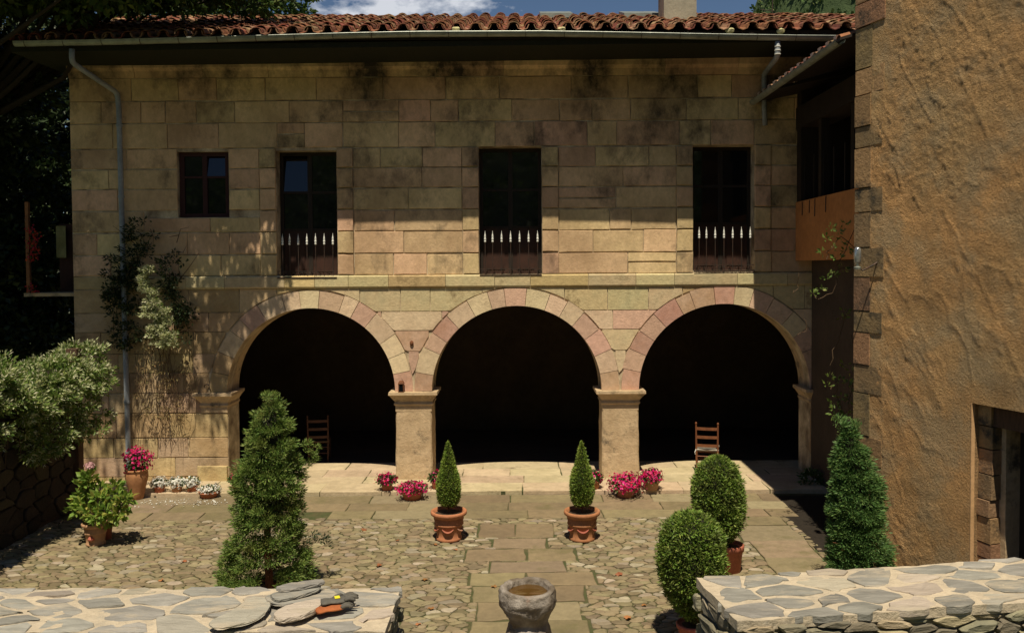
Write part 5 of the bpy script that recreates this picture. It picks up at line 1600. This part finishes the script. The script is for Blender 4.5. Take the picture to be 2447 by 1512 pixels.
# geraniums on the gallery
gr_ = root('hanging_geranium', on_y(76, 600, 17.4), 'red hanging flowers trailing down the gallery post at far left', 'hanging flowers')
C = np.array([on_y(px, py, 17.42) for px, py in ((74, 550), (80, 560), (86, 575), (80, 590), (75, 605), (86, 600), (78, 620), (90, 560), (72, 575), (74, 688), (80, 692))])
clumps(C, np.tile([[0., -1, 0]], (len(C), 1)), 12, .06, .05, .5, m_potleaf, 'leaves', gr_, seed=27)
P = np.repeat(C, 16, 0) + rg.normal(0, .05, (len(C) * 16, 3)); V, T_ = petals(P, np.tile([[0., -1, .3]], (len(P), 1)), .05, 28); obj('blossoms', V, T_, m_redfl, gr_)

# ------------------------------------------------------------------ trees
def tree(name, base, trunk_h, crown, label, mat, seed, nclump, per, leaf, rad, cat='tree', group=None, lo=None, filt=None):
    """crown: list of (cx, cy, cz, rx, ry, rz)"""
    rg = np.random.default_rng(seed)
    rt = root(name, base, label, cat, group)
    b = np.array(base, float)
    C = []; Od = []
    tot = sum(c[3] * c[4] * c[5] for c in crown)
    br = MB()
    fork = b + (0, 0, trunk_h)
    for c in crown:
        n = max(4, int(nclump * c[3] * c[4] * c[5] / tot)); cc = np.array(c[:3])
        D = unit(rg.normal(0, 1, (n, 3))); rr = rg.random((n, 1)) ** .45
        P = cc + D * rr * np.array(c[3:6])
        C.append(P); Od.append(D)
        for q in range(4):
            e = P[q % n]; m_ = (fork + e) / 2 + rg.normal(0, .3, 3)
            br.tube([fork - (0, 0, .3), m_, e], [.09, .05, .015], 6)
    C = np.vstack(C); Od = np.vstack(Od)
    if filt is not None: k = filt(C); C, Od = C[k], Od[k]
    obj('trunk', *tube([b, b + (.05, .05, trunk_h * .5), fork, fork + (0, 0, 1.0)], [.30, .24, .18, .08], 10), m_bark, rt)
    br.build('branches', m_darkbark, rt)
    clumps(C, Od, per, rg.uniform(rad * .6, rad * 1.3, len(C)), leaf, .62, mat, 'crown', rt, seed=seed, up=.0, spread=.7, flat=.6)
    return rt
def over_ok(C):
    # the shade falls on the wall, not the court, and the crown stays clear of the middle of the roof
    land = C[:, 1] + FWD * C[:, 2]
    base = np.where(C[:, 0] > -9.6, 17.05, 17.6)
    lit = (C[:, 0] > -7.9) & (C[:, 0] < -6.6) & (land > 17.2) & (land < 18.4)       # the climber's gap of sun
    return (land > base) & ~lit & (C[:, 2] > np.where(C[:, 1] > 15.2, 8.9 + .34 * (C[:, 1] - 15.2), 9.0))
tree('broadleaf_tree', (-12.6, 18.6, 0), 7.5,
     [(-12.0, 16.6, 11.2, 3.2, 2.6, 2.6), (-8.6, 15.4, 11.0, 2.6, 1.9, 2.2), (-13.5, 17.0, 9.8, 2.6, 2.5, 2.4), (-8.0, 17.0, 10.2, 3.6, 1.8, 1.3), (-5.9, 17.4, 10.9, 1.4, 1.2, .9), (-7.8, 14.1, 9.9, 2.9, 1.1, 1.2), (-7.2, 14.5, 9.8, 2.6, .9, .9), (-9.6, 14.1, 9.7, 2.2, 1.1, 1.1), (-10.2, 14.5, 10.0, 1.6, 1, 1.3)],
     'large leafy tree overhanging the left end of the tiled roof', m_tree, 101, 3300, 42, .15, .34, filt=over_ok)
tree('broadleaf_tree', (-14.5, 20.5, 0), 3.0,
     [(-13.2, 19.6, 6.0, 2.6, 1.8, 3.6), (-15.5, 19.0, 7.5, 3.2, 2, 4.6), (-12.2, 19.0, 3.4, 2.2, 1.4, 2.8), (-15, 17.5, 4.0, 2.4, 1.6, 3.4), (-11.8, 18.4, 8.6, 1.5, 1.6, 1.6)],
     'dark tree filling the gap left of the house, behind the side gallery', m_darktree, 102, 1900, 46, .17, .38)
tree('broadleaf_tree', (-19, 26, 0), 3.0,
     [(-19, 25, 7, 5, 2.4, 7), (-15, 26, 6, 4, 2.4, 7), (-23, 25, 6, 4, 2, 6)],
     'broad dark tree closing the view at the far left edge', m_darktree, 104, 3200, 46, .26, .6)
tree('broadleaf_tree', (-9.0, 27, 0), 8, [(-8.6, 27.0, 12.8, 2.2, 2.0, 2.2), (-11.5, 27, 13, 3, 2, 2.6)], 'sunlit tree top rising behind the roof near the left, against the sky', m_tree, 103, 480, 46, .17, .4)

rgw = np.random.default_rng(110)
C = np.vstack([np.array([x, y, 7.0]) + unit(rgw.normal(0, 1, (90, 3))) * rgw.random((90, 1)) ** .4 * [3.9, 2.4, 5.5] for x, y in ((-16, -9), (-9.5, -11), (-3, -9.5), (3.5, -11.5), (10, -9.5), (16.5, -11))])
wd = clumps(C, np.tile([[0., .3, .6]], (len(C), 1)), 30, .6, .28, .6, m_tree, 'bounce_screen_trees', None, seed=110, kind='stuff')  # unseen trees added behind the camera to cut sky light and bounce
wd['label'] = 'unseen trees added behind the viewer to hold back sky light and bounce'; wd['category'] = 'wood'

# hills
def hill(name, cx, cy, rx, ry, h, seed):
    nx, ny = 90, 60
    U, Vv = np.meshgrid(np.linspace(-1, 1, nx), np.linspace(-1, 1, ny)); u, v = U.ravel(), Vv.ravel()
    r = np.clip(1 - (u * u + v * v), 0, 1)
    P = np.column_stack([cx + u * rx, cy + v * ry, np.zeros(len(u))])
    P[:, 2] = -2 + h * r ** .8 * (1 + .12 * fbm(P, .02, 3, seed)) + (fbm(P, .22, 3, seed + 2) * 2.2) * (r > .02)
    i, j = np.meshgrid(np.arange(nx - 1), np.arange(ny - 1)); b = (j * nx + i).ravel()
    return obj(name, P, np.column_stack([b, b + 1, b + nx + 1, b + nx]), m_hill, kind='structure')
hc = on_y(2250, 20, 260)
hill('hill', 152, 260, 100, 70, 172, 4)
hill('hill', 0, -260, 420, 140, 105, 6)     # unseen wooded slope added behind the viewer to darken the pane reflections
# distinct tree tops on the near skyline of the hill
rg = np.random.default_rng(9)
C = []
for k in range(1500):
    u = rg.uniform(-.93, .1); x = 152 + 100 * u; v = rg.uniform(-.95, .0); y_ = 260 + 70 * v
    r = max(1 - (u * u + v * v), 0); z = -2 + 172 * r ** .8
    C.append((x, y_, z + 1.5))
C = np.array(C)
hw = clumps(C, np.tile([[0., -.5, 1]], (len(C), 1)), 46, 3.0, 1.2, .7, surf('hill_tree_green', (.10, .16, .05), (.07, .12, .035), (.15, .19, .06), sc=.15, rnd='island', bump=0), 'hillside_wood', None, seed=91, kind='stuff')
hw['label'] = 'green wood covering the distant hill right of the chimney'; hw['category'] = 'wood'

# aerial behind the ridge
ap = on_y(1846, 45, 24)
at = root('roof_aerial', ap, 'thin television aerial standing behind the ridge near the hill', 'aerial')
obj('mast', *tube([np.array(ap) - (0, 0, 1.5), np.array(ap) + (0, 0, .75)], .015, 5), m_iron, at)
for dz in (.25, .55): obj('crossbar', *tube([np.array(ap) + (-.35, 0, dz), np.array(ap) + (.05, 0, dz - .03)], .010, 4), m_iron, at)
